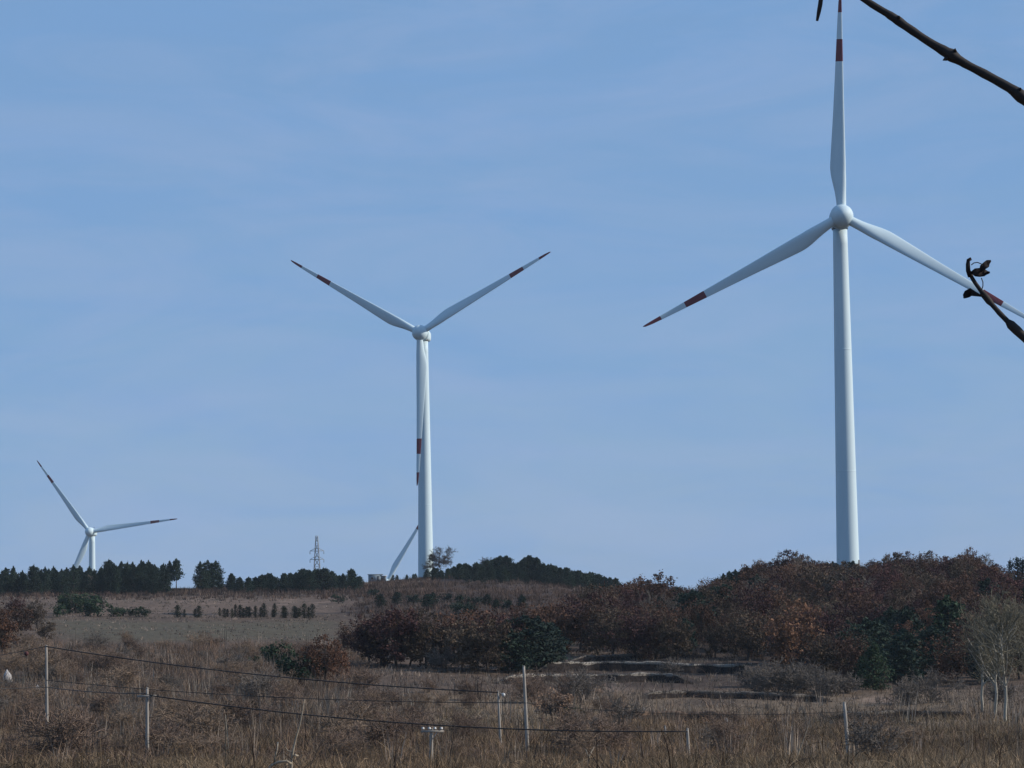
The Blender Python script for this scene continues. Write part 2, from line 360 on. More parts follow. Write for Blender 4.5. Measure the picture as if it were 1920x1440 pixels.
# terraced banks cut into the slope: an earth riser under a pale grassy lip
def bank(name, pts_uv, h, lip, riser_mat, lip_mat, label=None):
    us = np.arange(pts_uv[0][0], pts_uv[-1][0] + 1, 5.0)
    vv = np.interp(us, [p[0] for p in pts_uv], [p[1] for p in pts_uv])
    P = np.array([ground_uv(u, v + 4, 200, 520) for u, v in zip(us, vv)])
    yy = np.convolve(np.pad(P[:, 1], 6, 'edge'), np.ones(13) / 13, 'valid'); s = yy / P[:, 1]
    P = P * s[:, None]; P[:, 2] = height(P[:, 0], P[:, 1])
    zz = np.convolve(np.pad(P[:, 2], 12, 'edge'), np.ones(25) / 25, 'valid'); n = len(P)
    w1 = fbm(P[:, 0] / 2.5, P[:, 1] / 2.5, 5) - .47; w2 = fbm(P[:, 0] / 1.1, P[:, 1], 8, 3) - .44
    e = np.clip(np.minimum(np.arange(n), np.arange(n)[::-1]) / 6, 0, 1)
    hh = (h + w1 * h * 0.35) * e
    root = MB()
    prof = [(-0.55, -0.9), (-0.28, 0.25), (-0.1, 0.75), (0.05, 1.0), (1.6, 1.02), (6.0, -0.35)]
    Vb = np.concatenate([np.stack([P[:, 0], P[:, 1] + py + w2 * 0.5, zz + pz * hh - (0.25 if k in (0, 5) else 0)], 1) for k, (py, pz) in enumerate(prof)])
    f = [(a * n + q, a * n + q + 1, (a + 1) * n + q + 1, (a + 1) * n + q) for a in range(len(prof) - 1) for q in range(n - 1)]
    root.add(Vb, f4=f); o = root.build(name, riser_mat); tag(o, kind='structure')
    B = []
    for q in range(n - 1):                                          # tufts hanging along the lip
        for r in range(int(lip[1])):
            fx = random.random(); c = P[q] * (1 - fx) + P[q + 1] * fx; z = zz[q] + hh[q] * random.uniform(.86, 1.0)
            x0, y0 = c[0], c[1] - 0.05 + w2[q] * .5 + random.uniform(-.12, .25); L_ = lip[0] * random.uniform(.5, 1.4) * (0.25 + e[q])
            a = random.uniform(-1.0, 1.0); B.append([(x0 - .05, y0, z - .05), (x0 + .05, y0, z - .05), (x0 + a * L_, y0 - random.uniform(-.1, .25), z + L_ * random.uniform(.2, 1))])
    K = []
    for q in range(n - 1):                                          # stubble over the riser
        for r in range(9):
            fx, fz = random.random(), random.uniform(-.1, .95); c = P[q] * (1 - fx) + P[q + 1] * fx; L_ = random.uniform(.2, .55); a = random.uniform(-.8, .8)
            x0, y0, z = c[0], c[1] - .32 + .3 * fz + w2[q] * .5, zz[q] + hh[q] * fz; K.append([(x0 - .05, y0, z - .06), (x0 + .05, y0, z - .06), (x0 + a * L_, y0 - L_ * random.uniform(.1, .5), z + L_ * random.uniform(.3, 1))])
    K = np.array(K).reshape(-1, 3); kb = link('stubble', np_mesh('stubble', K, np.arange(len(K)).reshape(-1, 3), False, [M['twig_brown']]), o); kb['kind'] = 'stuff'
    B = np.array(B).reshape(-1, 3)
    mo = MB(); pr = [(-.1, -.16), (-.12, .05), (-.06, lip[0] * .5), (.15, lip[0] * .7), (.5, lip[0] * .3), (.7, -.16)]
    jag = np.clip(.7 + (fbm(P[:, 0] / 1.6, P[:, 1], 77, 3) - .42) * 4.5, 0, 1.3)
    Vm = np.concatenate([np.stack([P[:, 0], P[:, 1] + py + w2 * .5, zz + hh - .07 + pz * jag * (.2 + .8 * e)], 1) for py, pz in pr])
    mo.add(Vm, f4=[(a * n + q, a * n + q + 1, (a + 1) * n + q + 1, (a + 1) * n + q) for a in range(len(pr) - 1) for q in range(n - 1)])
    link('grass_mat', mo.mesh('grass_mat', lip_mat), o)
    c = link('grass_lip', np_mesh('grass_lip', B, np.arange(len(B)).reshape(-1, 3), False, [lip_mat]), o); c['kind'] = 'stuff'
    return o
pale_lip = leaf_mat('dry_grass_pale', [(0, (0.15, 0.137, 0.12)), (0.5, (0.24, 0.22, 0.19)), (1, (0.34, 0.315, 0.27))], 0.2)
dull_lip = leaf_mat('dry_grass_dull', [(0, (0.07, 0.062, 0.054)), (0.5, (0.13, 0.115, 0.098)), (1, (0.20, 0.18, 0.15))], 0.2, 0.9)
bank('terrace_bank', [(1000, 1258), (1260, 1258), (1420, 1262)], 1.25, (0.24, 12), M['soil'], pale_lip)
bank('terrace_bank', [(925, 1279), (1100, 1277), (1235, 1276), (1300, 1282)], 1.05, (0.26, 12), M['soil'], pale_lip)
bank('terrace_bank', [(1190, 1308), (1300, 1306), (1420, 1310), (1560, 1314)], 0.7, (0.30, 6), M['soil'], dull_lip)
bank('terrace_bank', [(1150, 1350), (1280, 1349), (1400, 1350)], 0.75, (0.4, 8), M['soil'], M['pampas'])
bank('terrace_bank', [(1560, 1346), (1700, 1344), (1830, 1345)], 0.6, (0.25, 5), M['soil'], dull_lip)
bank('terrace_bank', [(1060, 1241), (1170, 1236), (1330, 1230)], 0.8, (0.28, 7), M['soil'], dull_lip)

# ------------------------------------------------------------------ wind turbines
BL, HUBH = 51.6, 83.0
def blade_sections(r0, r1, n):
    V = []; th = np.linspace(0, 2 * math.pi, 20, endpoint=False)
    for r in np.linspace(r0, r1, n):
        t = r / BL
        chord = np.interp(t, [0, .04, .10, .17, .22, .30, .45, .60, .75, .88, .96, .99, 1], [2.1, 2.1, 2.5, 3.35, 3.6, 3.25, 2.55, 2.0, 1.5, 1.05, .72, .45, .12])
        thick = np.interp(t, [0, .04, .10, .2, .35, .6, 1], [1.0, 1.0, .72, .38, .25, .19, .15]) * chord
        tw = R(np.interp(t, [0, .15, .3, .5, .75, 1], [20, 18, 13, 9, 5, 3]))
        blend = np.interp(t, [.03, .2], [0, 1])
        x = (np.cos(th) * .5) * chord; y = np.sin(th) * .5 * thick
        y = y * (1 - blend * .45 * (.5 - np.cos(th) * .5)); x = x - blend * chord * .22         # sharper, longer trailing side
        xr = x * math.cos(tw) - y * math.sin(tw); yr = -x * math.sin(tw) - y * math.cos(tw)      # +x leading edge, -y upwind
        pre = -1.6 * t * t                                                                      # prebend upwind
        V.append(np.stack([xr, yr + pre, np.full(20, r)], 1))
    return np.concatenate(V)
def loft(mb, V, n, m=20, caps=(True, True)):
    f = [(a * m + k, a * m + (k + 1) % m, (a + 1) * m + (k + 1) % m, (a + 1) * m + k) for a in range(n - 1) for k in range(m)]
    c = [(0, k + 1, k) for k in range(1, m - 1) if caps[0]] + [((n - 1) * m, (n - 1) * m + k, (n - 1) * m + k + 1) for k in range(1, m - 1) if caps[1]]
    mb.add(V, f3=c, f4=f)
mbw = MB()
for a, b_, n in ((1.6, .692 * BL, 34), (.792 * BL, .912 * BL, 8)): loft(mbw, blade_sections(a, b_, n), n, 20, (False, False))
BLADE = mbw.mesh('blade', M['white'])
BANDS = []
for a, b_, n in ((.692 * BL, .792 * BL, 8), (.912 * BL, BL, 10)):
    q = MB(); loft(q, blade_sections(a, b_, n), n, 20, (False, b_ == BL)); BANDS.append(q.mesh('red_band', M['red']))
def revolve_y(mb, prof, m=32):
    th = np.linspace(0, 2 * math.pi, m, endpoint=False)
    V = np.concatenate([np.stack([r * np.cos(th), np.full(m, y), r * np.sin(th)], 1) for y, r in prof]); n = len(prof)
    loft(mb, V, n, m)
def rot_z(prof, m=40):
    th = np.linspace(0, 2 * math.pi, m, endpoint=False); mb = MB()
    V = np.concatenate([np.stack([r * np.cos(th), r * np.sin(th), np.full(m, z)], 1) for z, r in prof]); loft(mb, V, len(prof), m); return mb
TH = HUBH - 2.0
TOWER = rot_z([(-3, 2.62)] + [(z, 2.6 + (1.62 - 2.6) * (max(z, 0) / TH) ** 1.0) for z in np.linspace(0, TH, 24)]).mesh('tower', M['white'])
FLANGES = [rot_z([(-.11, rr + .0), (-.1, rr + .012), (.1, rr + .012), (.11, rr + .0)]).mesh('flange', M['white']) for rr in (2.6 - .98 * .32, 2.6 - .98 * .66)]
YAW = rot_z([(TH - .02, 1.60), (TH + .0, 1.78), (TH + .35, 1.78), (TH + .5, 1.5)]).mesh('yaw_ring', M['dark_metal'])
nm = MB()
th = np.linspace(0, 2 * math.pi, 24, endpoint=False); sx = np.sign(np.cos(th)) * np.abs(np.cos(th)) ** .55; sz = np.sign(np.sin(th)) * np.abs(np.sin(th)) ** .55
ns = [(-2.2, 1.5, 1.5), (-2.15, 1.9, 1.85), (-1.5, 1.95, 1.9), (3.0, 1.9, 1.85), (4.6, 1.7, 1.7), (5.2, 1.3, 1.35), (5.3, .9, 1.0)]
loft(nm, np.concatenate([np.stack([sx * a, np.full(24, y), sz * b2 + .1], 1) for y, a, b2 in ns]), len(ns), 24)
NAC = nm.mesh('nacelle', M['white'])
gmb = MB(); revolve_y(gmb, [(-3.4, 2.0), (-3.35, 2.55), (-3.2, 2.65), (-2.45, 2.65), (-2.3, 2.55), (-2.25, 1.7)]); GEN = gmb.mesh('generator_ring', M['white'])
hmb = MB(); revolve_y(hmb, [(1.6, 1.9), (1.5, 2.25), (.8, 2.55), (-.3, 2.62), (-1.2, 2.4), (-2.0, 1.9), (-2.6, 1.2), (-2.9, .55), (-2.98, .05)]); HUB = hmb.mesh('hub', M['white'])
mast = MB(); mast.sweep([(0, 4.0, 1.9), (0, 4.0, 3.6)], .06, 6); mast.sweep([(-.5, 4.0, 3.3), (.5, 4.0, 3.3)], .05, 6); MAST = mast.mesh('wind_vane', M['dark_metal'])
dmb = MB(); dmb.box((0, -2.56, 3.4), (.95, .16, 2.1)); dmb.box((0, -2.9, 1.2), (1.3, 1.0, 2.3)); DOOR = dmb.mesh('door', M['dark_metal'])
def turbine(loc, hub_h, face, spin, label):
    """face: bearing the rotor faces, degrees to the viewer's right of -Y; spin: bearing of one blade, ccw degrees from the viewer's right"""
    t = empty('wind_turbine', loc, label, 'wind turbine')
    t.scale = (1, 1, 1)
    link('tower', TOWER, t).location.z = hub_h - HUBH
    for fz, fm in zip((.32, .66), FLANGES): link('flange', fm, t).location.z = TH * fz + hub_h - HUBH
    link('yaw_ring', YAW, t).location.z = hub_h - HUBH
    link('door', DOOR, t).rotation_euler.z = R(70)
    rzm = Matrix.Rotation(R(face), 4, 'Z') @ Matrix.Rotation(R(-4), 4, 'X')
    H = Matrix.Translation((0, 0, hub_h)) @ rzm
    for nm_, me_ in (('nacelle', NAC), ('generator_ring', GEN), ('wind_vane', MAST)):
        link(nm_, me_, t).matrix_local = H
    hub = H @ Matrix.Translation((0, -5.0, 0)); link('hub', HUB, t).matrix_local = hub
    for k in range(3):
        a = R(spin + 120 * k)                      # blade's +z axis turned to angle a in the rotor plane as seen from the front
        bl = link('blade', BLADE, t); bl.matrix_local = hub @ Matrix.Rotation(R(90) - a, 4, 'Y')
        for bm_ in BANDS: link('red_band', bm_, bl)
    return t
def turb_at(hub_uv, d, face_rel, spin, label, hub_h=None):
    hp = at(hub_uv[0], hub_uv[1], d); azm = math.degrees(math.atan2(hp[0], hp[1]))
    face = face_rel - azm                           # relative to the line of sight
    fx, fy = math.sin(R(face)), -math.cos(R(face))
    hp = hp - np.array((fx, fy, 0.07)) * 5.0        # tower axis stands 5 m behind the hub
    z0 = float(height(hp[0], hp[1]))
    hh = hp[2] - z0 - 0.35
    return turbine((hp[0], hp[1], z0), hh, face, spin, label)
turb_at((1578, 402), 590, 5, 88.7, 'large white wind turbine rising behind the wooded mound, one blade straight up')
turb_at((787, 622), 870, -13, 29.6, 'white wind turbine on the bare hill crest with one blade hanging down along its tower')
turb_at((168, 996), 1500, -16, 7, 'smallest white wind turbine, its tower mostly hidden behind the pine ridge')
turb_at((725, 1092), 1520, -4, 59.5, 'wind turbine hidden below the hill crest, only one slanting blade showing beside the tower')

# ------------------------------------------------------------------ pylon far behind the ridge
def pylon():
    base = ground_ud(595, 1100); top = at(595, 1005, 1100); Ht = top[2] - base.z
    t = empty('electricity_pylon', base, 'grey steel lattice electricity pylon behind the pines on the ridge', 'pylon')
    hw = lambda z: np.interp(z / Ht, [0, .5, 1], [2.5, 1.25, .42])
    lg = MB(); br = MB(); zs_ = np.linspace(0, Ht, 10)
    for sx_ in (-1, 1):
        for sy_ in (-1, 1):
            l = MB(); l.sweep([(sx_ * hw(z), sy_ * hw(z), z) for z in zs_], .14, 4); l.build('leg', M['steel'], t)
    for a, c in zip(zs_[:-1], zs_[1:]):
        ha, hc = hw(a), hw(c)
        for s in (-1, 1):
            for q in (1, -1):
                br.sweep([(-q * ha, s * ha, a), (q * hc, s * hc, c)], .07, 4); br.sweep([(s * ha, -q * ha, a), (s * hc, q * hc, c)], .07, 4)
            br.sweep([(-hc, s * hc, c), (hc, s * hc, c)], .07, 4); br.sweep([(s * hc, -hc, c), (s * hc, hc, c)], .07, 4)
    br.build('lattice_bracing', M['steel'], t)
    for v in (1033, 1049):
        z = (at(595, v, 1100)[2] - base.z); w_ = 2.9; h0 = hw(z)
        cm = MB()
        for sy_ in (-1, 1):
            cm.sweep([(-w_, 0, z), (-h0, sy_ * h0, z), (h0, sy_ * h0, z), (w_, 0, z)], .10, 4)
        cm.sweep([(-w_, 0, z), (-hw(z + 1), 0, z + 1.1), (hw(z + 1), 0, z + 1.1), (w_, 0, z)], .09, 4)
        ca_ = cm.build('crossarm', M['steel'], t)
        for s in (-1, 1):
            im = MB(); im.sweep([(s * w_, 0, z), (s * w_, 0, z - 1.3)], [.12, .16], 6); im.build('insulator', M['steel'], ca_)
pylon()

# small flat-roofed hut on the crest
def hut(u, d, wd, dp, ht, label, wall, roofm):
    p = ground_ud(u, d); p.z -= .15
    t = empty('hut', p, label, 'hut')
    m = MB(); m.box((0, 0, ht / 2), (wd, dp, ht)); m.build('wall', wall, t, False)
    m = MB(); m.box((0, 0, ht + .1), (wd + .5, dp + .5, .2)); m.build('roof', roofm, t, False)
    m = MB(); m.box((wd * .22, -dp / 2 - .03, ht * .42), (.8, .1, ht * .78)); m.build('door', M['dark_metal'], t, False)
    m = MB(); m.box((-wd * .22, -dp / 2 - .03, ht * .58), (.9, .1, .8)); f = m.build('window', M['ceramic'], t, False)
    m = MB(); m.box((-wd * .22, -dp / 2 - .07, ht * .58), (.74, .1, .64)); m.build('pane', M['glass'], f, False)
hut(704, 872, 4.6, 3.0, 2.5, 'blue-grey flat-roofed hut on the crest beside the slanting blade', M['render_blue'], M['roof'])
hut(719, 866, 1.7, 2.2, 1.8, 'small grey lean-to next to the blue-grey hut on the crest', M['roof'], M['ceramic'])
hut(423, 850, 2.2, 2.0, 1.5, 'low white hut standing between the pines on the ridge', M['plastic'], M['ceramic'])

# ------------------------------------------------------------------ trees
def quads(C, size, r, aspect=.7):
    """one randomly turned leaf-sized diamond at every point of C"""
    n = len(C); a = r.normal(size=(n, 3)); a /= np.linalg.norm(a, axis=1)[:, None]
    b_ = np.cross(a, r.normal(size=(n, 3))); b_ /= np.linalg.norm(b_, axis=1)[:, None]
    s = (size * r.uniform(.6, 1.4, n))[:, None] * .5
    V = np.stack([C - a * s, C + b_ * s * aspect, C + a * s, C - b_ * s * aspect], 1).reshape(-1, 3)
    return V, np.arange(4 * n).reshape(-1, 4)
def wobble(p0, p1, n, amt, r):
    t = np.linspace(0, 1, n)[:, None]; P = np.asarray(p0) * (1 - t) + np.asarray(p1) * t
    P[1:-1] += r.normal(size=(n - 2, 3)) * amt; return P
def oak(seed, n_leaf=3000, spread=.46, low=.18, leaf=.27, H=6.0, ncl=28, sub=7):
    r = np.random.default_rng(seed); Rr = H * spread
    tm = MB(); tm.sweep(wobble((0, 0, -.4), (r.normal() * .2, r.normal() * .2, H * .55), 6, .08, r), np.linspace(.16, .07, 6), 6)
    pts = []
    lob = r.uniform(0, 6.28, 3); la = r.uniform(.1, .28, 3)
    for k in range(ncl):
        zf = r.uniform(-1, 1) if k % 4 else r.uniform(.3, 1); hr = math.sqrt(max(0, 1 - abs(zf) ** 2.4)) if zf > 0 else 1 - .22 * abs(zf)
        a_ = r.uniform(0, 6.283); dv = np.array((math.cos(a_) * hr, math.sin(a_) * hr, zf))
        th_ = a_; rad = r.uniform(.55, 1.0) * (1 + sum(la[q] * math.sin((q + 1) * th_ + lob[q]) for q in range(3)))
        c = np.array((dv[0] * Rr * rad, dv[1] * Rr * rad, H * (low + (1 - low) * .5) + dv[2] * H * (1 - low) * .46 * rad))
        tm.sweep(wobble((0, 0, H * r.uniform(.15, .5)), c, 4, .12, r), [.06, .045, .03, .015], 4)
        cs = Rr * r.uniform(.20, .36)
        for q in range(sub):
            sc = c + r.normal(size=3) * cs * .75 * np.array((1, 1, .75)); pts.append(sc + r.normal(size=(n_leaf // (ncl * sub), 3)) * cs * .34)
    for q in range(14):                                     # stray sprigs break the outline
        dv = r.normal(size=3); dv /= np.linalg.norm(dv); dv[2] = abs(dv[2])
        c = np.array((dv[0] * Rr * .9, dv[1] * Rr * .9, H * .58 + dv[2] * H * .44))
        tip = c * 1.12; tm.sweep([c * .75, tip], [.03, .012], 3); pts.append(tip + r.normal(size=(12, 3)) * .16)
    V, f = quads(np.concatenate(pts), leaf, r)
    V[:, 2] = np.maximum(V[:, 2], .05)
    return tm.mesh('trunk', None), np_mesh('crown', V, f)
def pine(seed, H=8.0, base=.05, Rr=2.9, round_=.5, levels=14, per=9, nl=27, leaf=.5):
    r = np.random.default_rng(seed); tm = MB()
    tm.sweep(wobble((0, 0, -.5), (0, 0, H * .97), 7, .06, r), np.linspace(.17, .03, 7), 6); pts = []
    for k in range(levels):
        t_ = k / (levels - 1); z = H * (base + (1 - base) * t_ * .97); rr = Rr * (1 - t_ ** 1.6) ** round_ * (.72 + .28 * min(1, (t_ + .05) / .25)) * r.uniform(.8, 1.12) + .12
        for q in range(per):
            a = r.uniform(0, 6.28); L_ = rr * r.uniform(.6, 1.15); tip = np.array((math.cos(a) * L_, math.sin(a) * L_, z + .22 * L_ + r.normal() * .15))
            tm.sweep([(0, 0, z - .1), tip], [.045, .015], 3)
            for s in (.45, .75, 1.0):
                c = np.array((0, 0, z)) * (1 - s) + tip * s; pts.append(c + r.normal(size=(nl // 3, 3)) * np.array((.3, .3, .2)) * (.5 + .5 * rr / Rr))
    pts.append(np.array((0, 0, H)) + r.normal(size=(20, 3)) * np.array((.12, .12, .3)))
    V, f = quads(np.concatenate(pts), leaf, r, .45)
    return tm.mesh('trunk', None), np_mesh('crown', V, f)
def bare(seed, H=12.0, up=.75, depth=6, r0=.17, first=.22, kids=(2, 4), tw=.012, split=2, multi=0):
    r = np.random.default_rng(seed); big, small = [], []
    def grow(p, dv, L_, rad, k):
        n = 3 if k < 3 else 2; q = p
        for s in range(n):
            dv = dv + r.normal(size=3) * (.10 if k < 2 else .16); dv[2] += .05 * up; dv /= np.linalg.norm(dv)
            q2 = q + dv * L_ / n; ra, rb = rad * (1 - s / n * .35), rad * (1 - (s + 1) / n * .35)
            (big if k < split else small).append((q, q2, max(ra, tw), max(rb, tw * .7))); q = q2
            if k < depth and (s > 0 or k > 0):
                for _ in range(r.integers(1, 3)):
                    dn = dv * (up + .25) + r.normal(size=3) * .62; dn /= np.linalg.norm(dn); dn[2] = max(dn[2], -.05)
                    grow(q, dn, L_ * r.uniform(.45, .72), max(rb * .58, tw), k + 1)
        if k < depth:
            for _ in range(r.integers(*kids)):
                dn = dv * (up + .4) + r.normal(size=3) * .42; dn /= np.linalg.norm(dn)
                grow(q, dn, L_ * r.uniform(.5, .75), max(rad * .6, tw), k + 1)
    for q_ in range(multi):                     # several stems fanning out of the ground
        a_ = q_ / multi * 6.283 + r.uniform(0, .8); l_ = r.uniform(.25, .85); dv0 = np.array((math.cos(a_) * l_, math.sin(a_) * l_, 1.0)); grow(np.array((0, 0, -.3)), dv0 / np.linalg.norm(dv0), H * r.uniform(.3, .42), r0, 1)
    if not multi: grow(np.array((0, 0, -.3)), np.array((0, 0, 1.0)), H * .40, r0, 0)
    zmax = max(s_[1][2] for s_ in big + small); sc = H / zmax
    f = lambda S: [(a * sc, b_ * sc, c, d) for a, b_, c, d in S]
    return f(big), f(small)
def leader(seed, H=12.0, r0=.19, tw=.030, nl=21, start=.30, ang=42):
    """slim straight trunk, limbs sweeping upwards, fine twigs at their ends"""
    r = np.random.default_rng(seed); big, small = [], []
    tp = wobble((0, 0, -.4), (r.normal() * .25, r.normal() * .25, H * .9), 9, .10, r); tr = np.linspace(r0, .035, 9)
    big += [(tp[k], tp[k + 1], tr[k], tr[k + 1]) for k in range(8)]
    def tpos(t): return np.array([np.interp(t, np.linspace(0, 1, 9), tp[:, q]) for q in range(3)])
    def arc(p, dv, L_, ra, rb, n, out_, lift=.07):
        q = p; P = [p]
        for k in range(n):
            dv = dv + r.normal(size=3) * .10 + (0, 0, lift); dv = dv / np.linalg.norm(dv); q2 = q + dv * L_ / n
            out_.append((q, q2, ra + (rb - ra) * k / n, ra + (rb - ra) * (k + 1) / n)); q = q2; P.append(q)
        return P, dv
    for k in range(nl):
        t = start + (1 - start) * (k + r.uniform(0, 1)) / nl; a = r.uniform(0, 6.28); an = R(ang) * r.uniform(.6, 1.6)
        dv = np.array((math.sin(an) * math.cos(a), math.sin(an) * math.sin(a), math.cos(an))); L_ = H * (.18 + .36 * (1 - t)) * r.uniform(.7, 1.2)
        P, dl = arc(tpos(t), dv, L_, max(.04, r0 * .5 * (1 - t * .6)), tw, 5, big if t < .8 else small)
        for j in range(1, 6):
            for _ in range(3):
                d2 = dl + r.normal(size=3) * .55; d2 /= np.linalg.norm(d2); P2, e2 = arc(P[j], d2, L_ * r.uniform(.22, .5), tw * 1.1, tw * .8, 3, small)
                for z in (1, 2, 3):
                    d3 = e2 + r.normal(size=3) * .6; d3 /= np.linalg.norm(d3); arc(P2[z], d3, L_ * r.uniform(.12, .28), tw * .8, tw * .5, 2, small)
    return big, small
PROTO = {}
PROTO['oak'] = [oak(11, low=.04, spread=.40), oak(12, spread=.46, low=.03), oak(13, spread=.36, low=.06), oak(14, ncl=30, spread=.44, low=.03), oak(15, ncl=18, spread=.38, low=.05), oak(16, 2600, ncl=14, spread=.42, low=.05)]
PROTO['shrub'] = [oak(21, 1200, .62, .04, .22, 2.4, 12, 5), oak(22, 1200, .75, .04, .22, 2.2, 14, 5), oak(23, 1200, .55, .04, .22, 2.6, 11, 5)]
PROTO['pine'] = [pine(31), pine(32, Rr=3.3, round_=.42), pine(33, Rr=2.6, round_=.65), pine(34, base=.1, Rr=3.2, round_=.36, levels=12)]
PROTO['tallpine'] = [pine(35, base=.42, Rr=2.4, round_=.5, levels=9), pine(36, base=.36, Rr=2.1, round_=.6, levels=10)]
PROTO['cypress'] = [pine(41, H=3.0, base=.05, Rr=.62, round_=.8, levels=10, per=6, nl=12, leaf=.24), pine(42, H=3.0, base=.05, Rr=.8, round_=.6, levels=10, per=6, nl=12, leaf=.24)]
PROTO['cone'] = [pine(43, H=4.0, base=.04, Rr=1.6, round_=1.0, levels=13, per=9, nl=21, leaf=.26)]
PH = {'oak': 6.0, 'shrub': 2.4, 'pine': 8.0, 'tallpine': 8.0, 'cypress': 3.0, 'cone': 4.0}
for lst in PROTO.values():
    for tmz, cmz in lst: tmz.materials.append(M['bark']); cmz.materials.append(M['brown'])
def plant(kind, p, h, crown_mat, label, cat, group=None, name='tree', idx=None, wide=1.0, bark=None):
    tmz, cmz = random.choice(PROTO[kind]) if idx is None else PROTO[kind][idx % len(PROTO[kind])]
    t = empty(name, p, label, cat, group); s = h / PH[kind]; t.scale = (s * wide, s * wide, s); t.rotation_euler.z = random.uniform(0, 6.28)
    a = link('trunk', tmz, t); b_ = link('crown', cmz, t)
    b_.material_slots[0].link = 'OBJECT'; b_.material_slots[0].material = M[crown_mat]
    if bark: a.material_slots[0].link = 'OBJECT'; a.material_slots[0].material = M[bark]
    return t

# pines along the far ridge
G = 'pines along the ridge below the smallest turbine'
sky_top = [(-30, 1075), (5, 1063), (40, 1068), (60, 1056), (85, 1066), (110, 1058), (140, 1062), (155, 1052), (185, 1064), (200, 1054), (240, 1052), (262, 1054), (285, 1055), (300, 1060)]
u = -40
while u < 312:
    vt = np.interp(u, [q[0] for q in sky_top], [q[1] for q in sky_top]) + random.uniform(-3, 10)
    for d in (772 + random.uniform(-12, 12), 800 + random.uniform(-12, 12), 835 + random.uniform(-12, 15)):
        p = ground_ud(u + random.uniform(-5, 5), d); h = max(3.5, at(u, vt + (8 if d < 786 else 4 if d < 815 else 0), d)[2] - p.z)
        plant('pine', p, h, 'pine', 'dark green pine in the %s row along the ridge below the smallest turbine' % ('front' if d < 786 else 'middle' if d < 815 else 'rear'), 'tree', G + (' front' if d < 786 else ' middle' if d < 815 else ' rear'), 'pine_tree', wide=random.uniform(.55, .95))
    u += random.uniform(10, 15)
for u, vt, kd, wd in ((318, 1054, 'tallpine', .62), (331, 1050, 'tallpine', .8)):
    p = ground_ud(u, 830); plant(kd, p, at(u, vt, 830)[2] - p.z, 'pine', 'slim pine with bare lower trunk beside the gap in the ridge tree line', 'tree', 'slim pines by the ridge gap', 'pine_tree', wide=wd)
for u, vt, wd in ((376, 1056, .8), (390, 1053, .85), (404, 1054, .85), (383, 1070, .9), (398, 1068, 1.0), (413, 1078, .6)):
    p = ground_ud(u, 815 + random.uniform(-8, 12)); plant('pine', p, max(3, at(u, vt, 818)[2] - p.z), 'pine', 'pine of the isolated dark clump between two gaps on the ridge', 'tree', 'isolated pine clump on the ridge', 'pine_tree', wide=wd)
top2 = [(428, 1082), (445, 1080), (470, 1079), (500, 1080), (525, 1077), (540, 1079), (560, 1074), (585, 1070), (600, 1070), (618, 1072), (640, 1078), (662, 1068), (680, 1080)]
u = 436
while u < 682:
    vt = np.interp(u, [q[0] for q in top2], [q[1] for q in top2]) + random.uniform(-5, 6)
    for d in (775, 805, 840):
        d += random.uniform(-12, 12); p = ground_ud(u + random.uniform(-4, 4), d); h = max(2.2, at(u, vt, d)[2] - p.z)
        plant('pine', p, h, 'pine', 'low dark pine on the ridge in front of the lattice pylon', 'tree', 'low pines before the pylon', 'pine_tree', wide=random.uniform(.7, 1.15))
    u += random.uniform(11, 16)
# dark pines along the middle crest
G = 'pines along the crest beside the middle turbine'
top3 = [(730, 1080), (760, 1078), (790, 1075), (820, 1066), (845, 1062), (870, 1057), (895, 1056), (920, 1052), (948, 1043), (960, 1054), (975, 1054), (992, 1048), (1015, 1053), (1035, 1064), (1060, 1065), (1080, 1074), (1110, 1078), (1140, 1084), (1165, 1092)]
u = 735
while u < 1168:
    vt = np.interp(u, [q[0] for q in top3], [q[1] for q in top3]) + random.uniform(-5, 5)
    for d in ((815, 838, 855) if u > 815 else (845,)):
        d += random.uniform(-14, 10); p = ground_ud(u + random.uniform(-4, 4), d); h = max(1.8, at(u, vt, d)[2] - p.z)
        plant('pine', p, h, 'pine', 'dark pine on the hill crest beside the turbine with the hanging blade', 'tree', G, 'pine_tree', wide=random.uniform(.8, 1.15))
    u += random.uniform(9, 14)
for u in range(870, 1165, 11):                                # second row down the shaded flank
    p = ground_ud(u + random.uniform(-5, 5), random.uniform(765, 815)); plant('pine', p, random.uniform(2.5, 5), 'pine', 'shorter pine on the flank below the crest pines', 'tree', 'flank pines below the crest', 'pine_tree', wide=random.uniform(.9, 1.2))
# bare tree right beside the middle turbine
def bare_thing(p, seed, H, mat_t, mat_c, label, group=None, rz=0, name='bare_tree', tilt=(0, 0), straight=False, **kw):
    big, small = (leader if straight else bare)(seed, H, **kw); t = empty(name, p, label, 'tree', group); t.rotation_euler = (tilt[0], tilt[1], rz)
    link('trunk', segs_mesh('trunk', big, M[mat_t], 6), t); link('crown', segs_mesh('crown', small, M[mat_c], 3), t)
    return t
bare_thing(ground_ud(827, 868), 61, 10.5, 'bark', 'bark', 'leafless tree standing against the sky beside the turbine tower base', up=.35, depth=5, r0=.17, tw=.022)
bare_thing(ground_ud(915, 862), 62, 6.5, 'bark', 'bark', 'small leafless tree poking above the crest pines', up=.35, depth=4, r0=.12, tw=.025)
bare_thing(ground_ud(160, 790), 63, 6.0, 'bark_grey', 'twig_grey', 'pale leafless tree in front of the ridge pines', up=.4, depth=4, r0=.14, tw=.04)

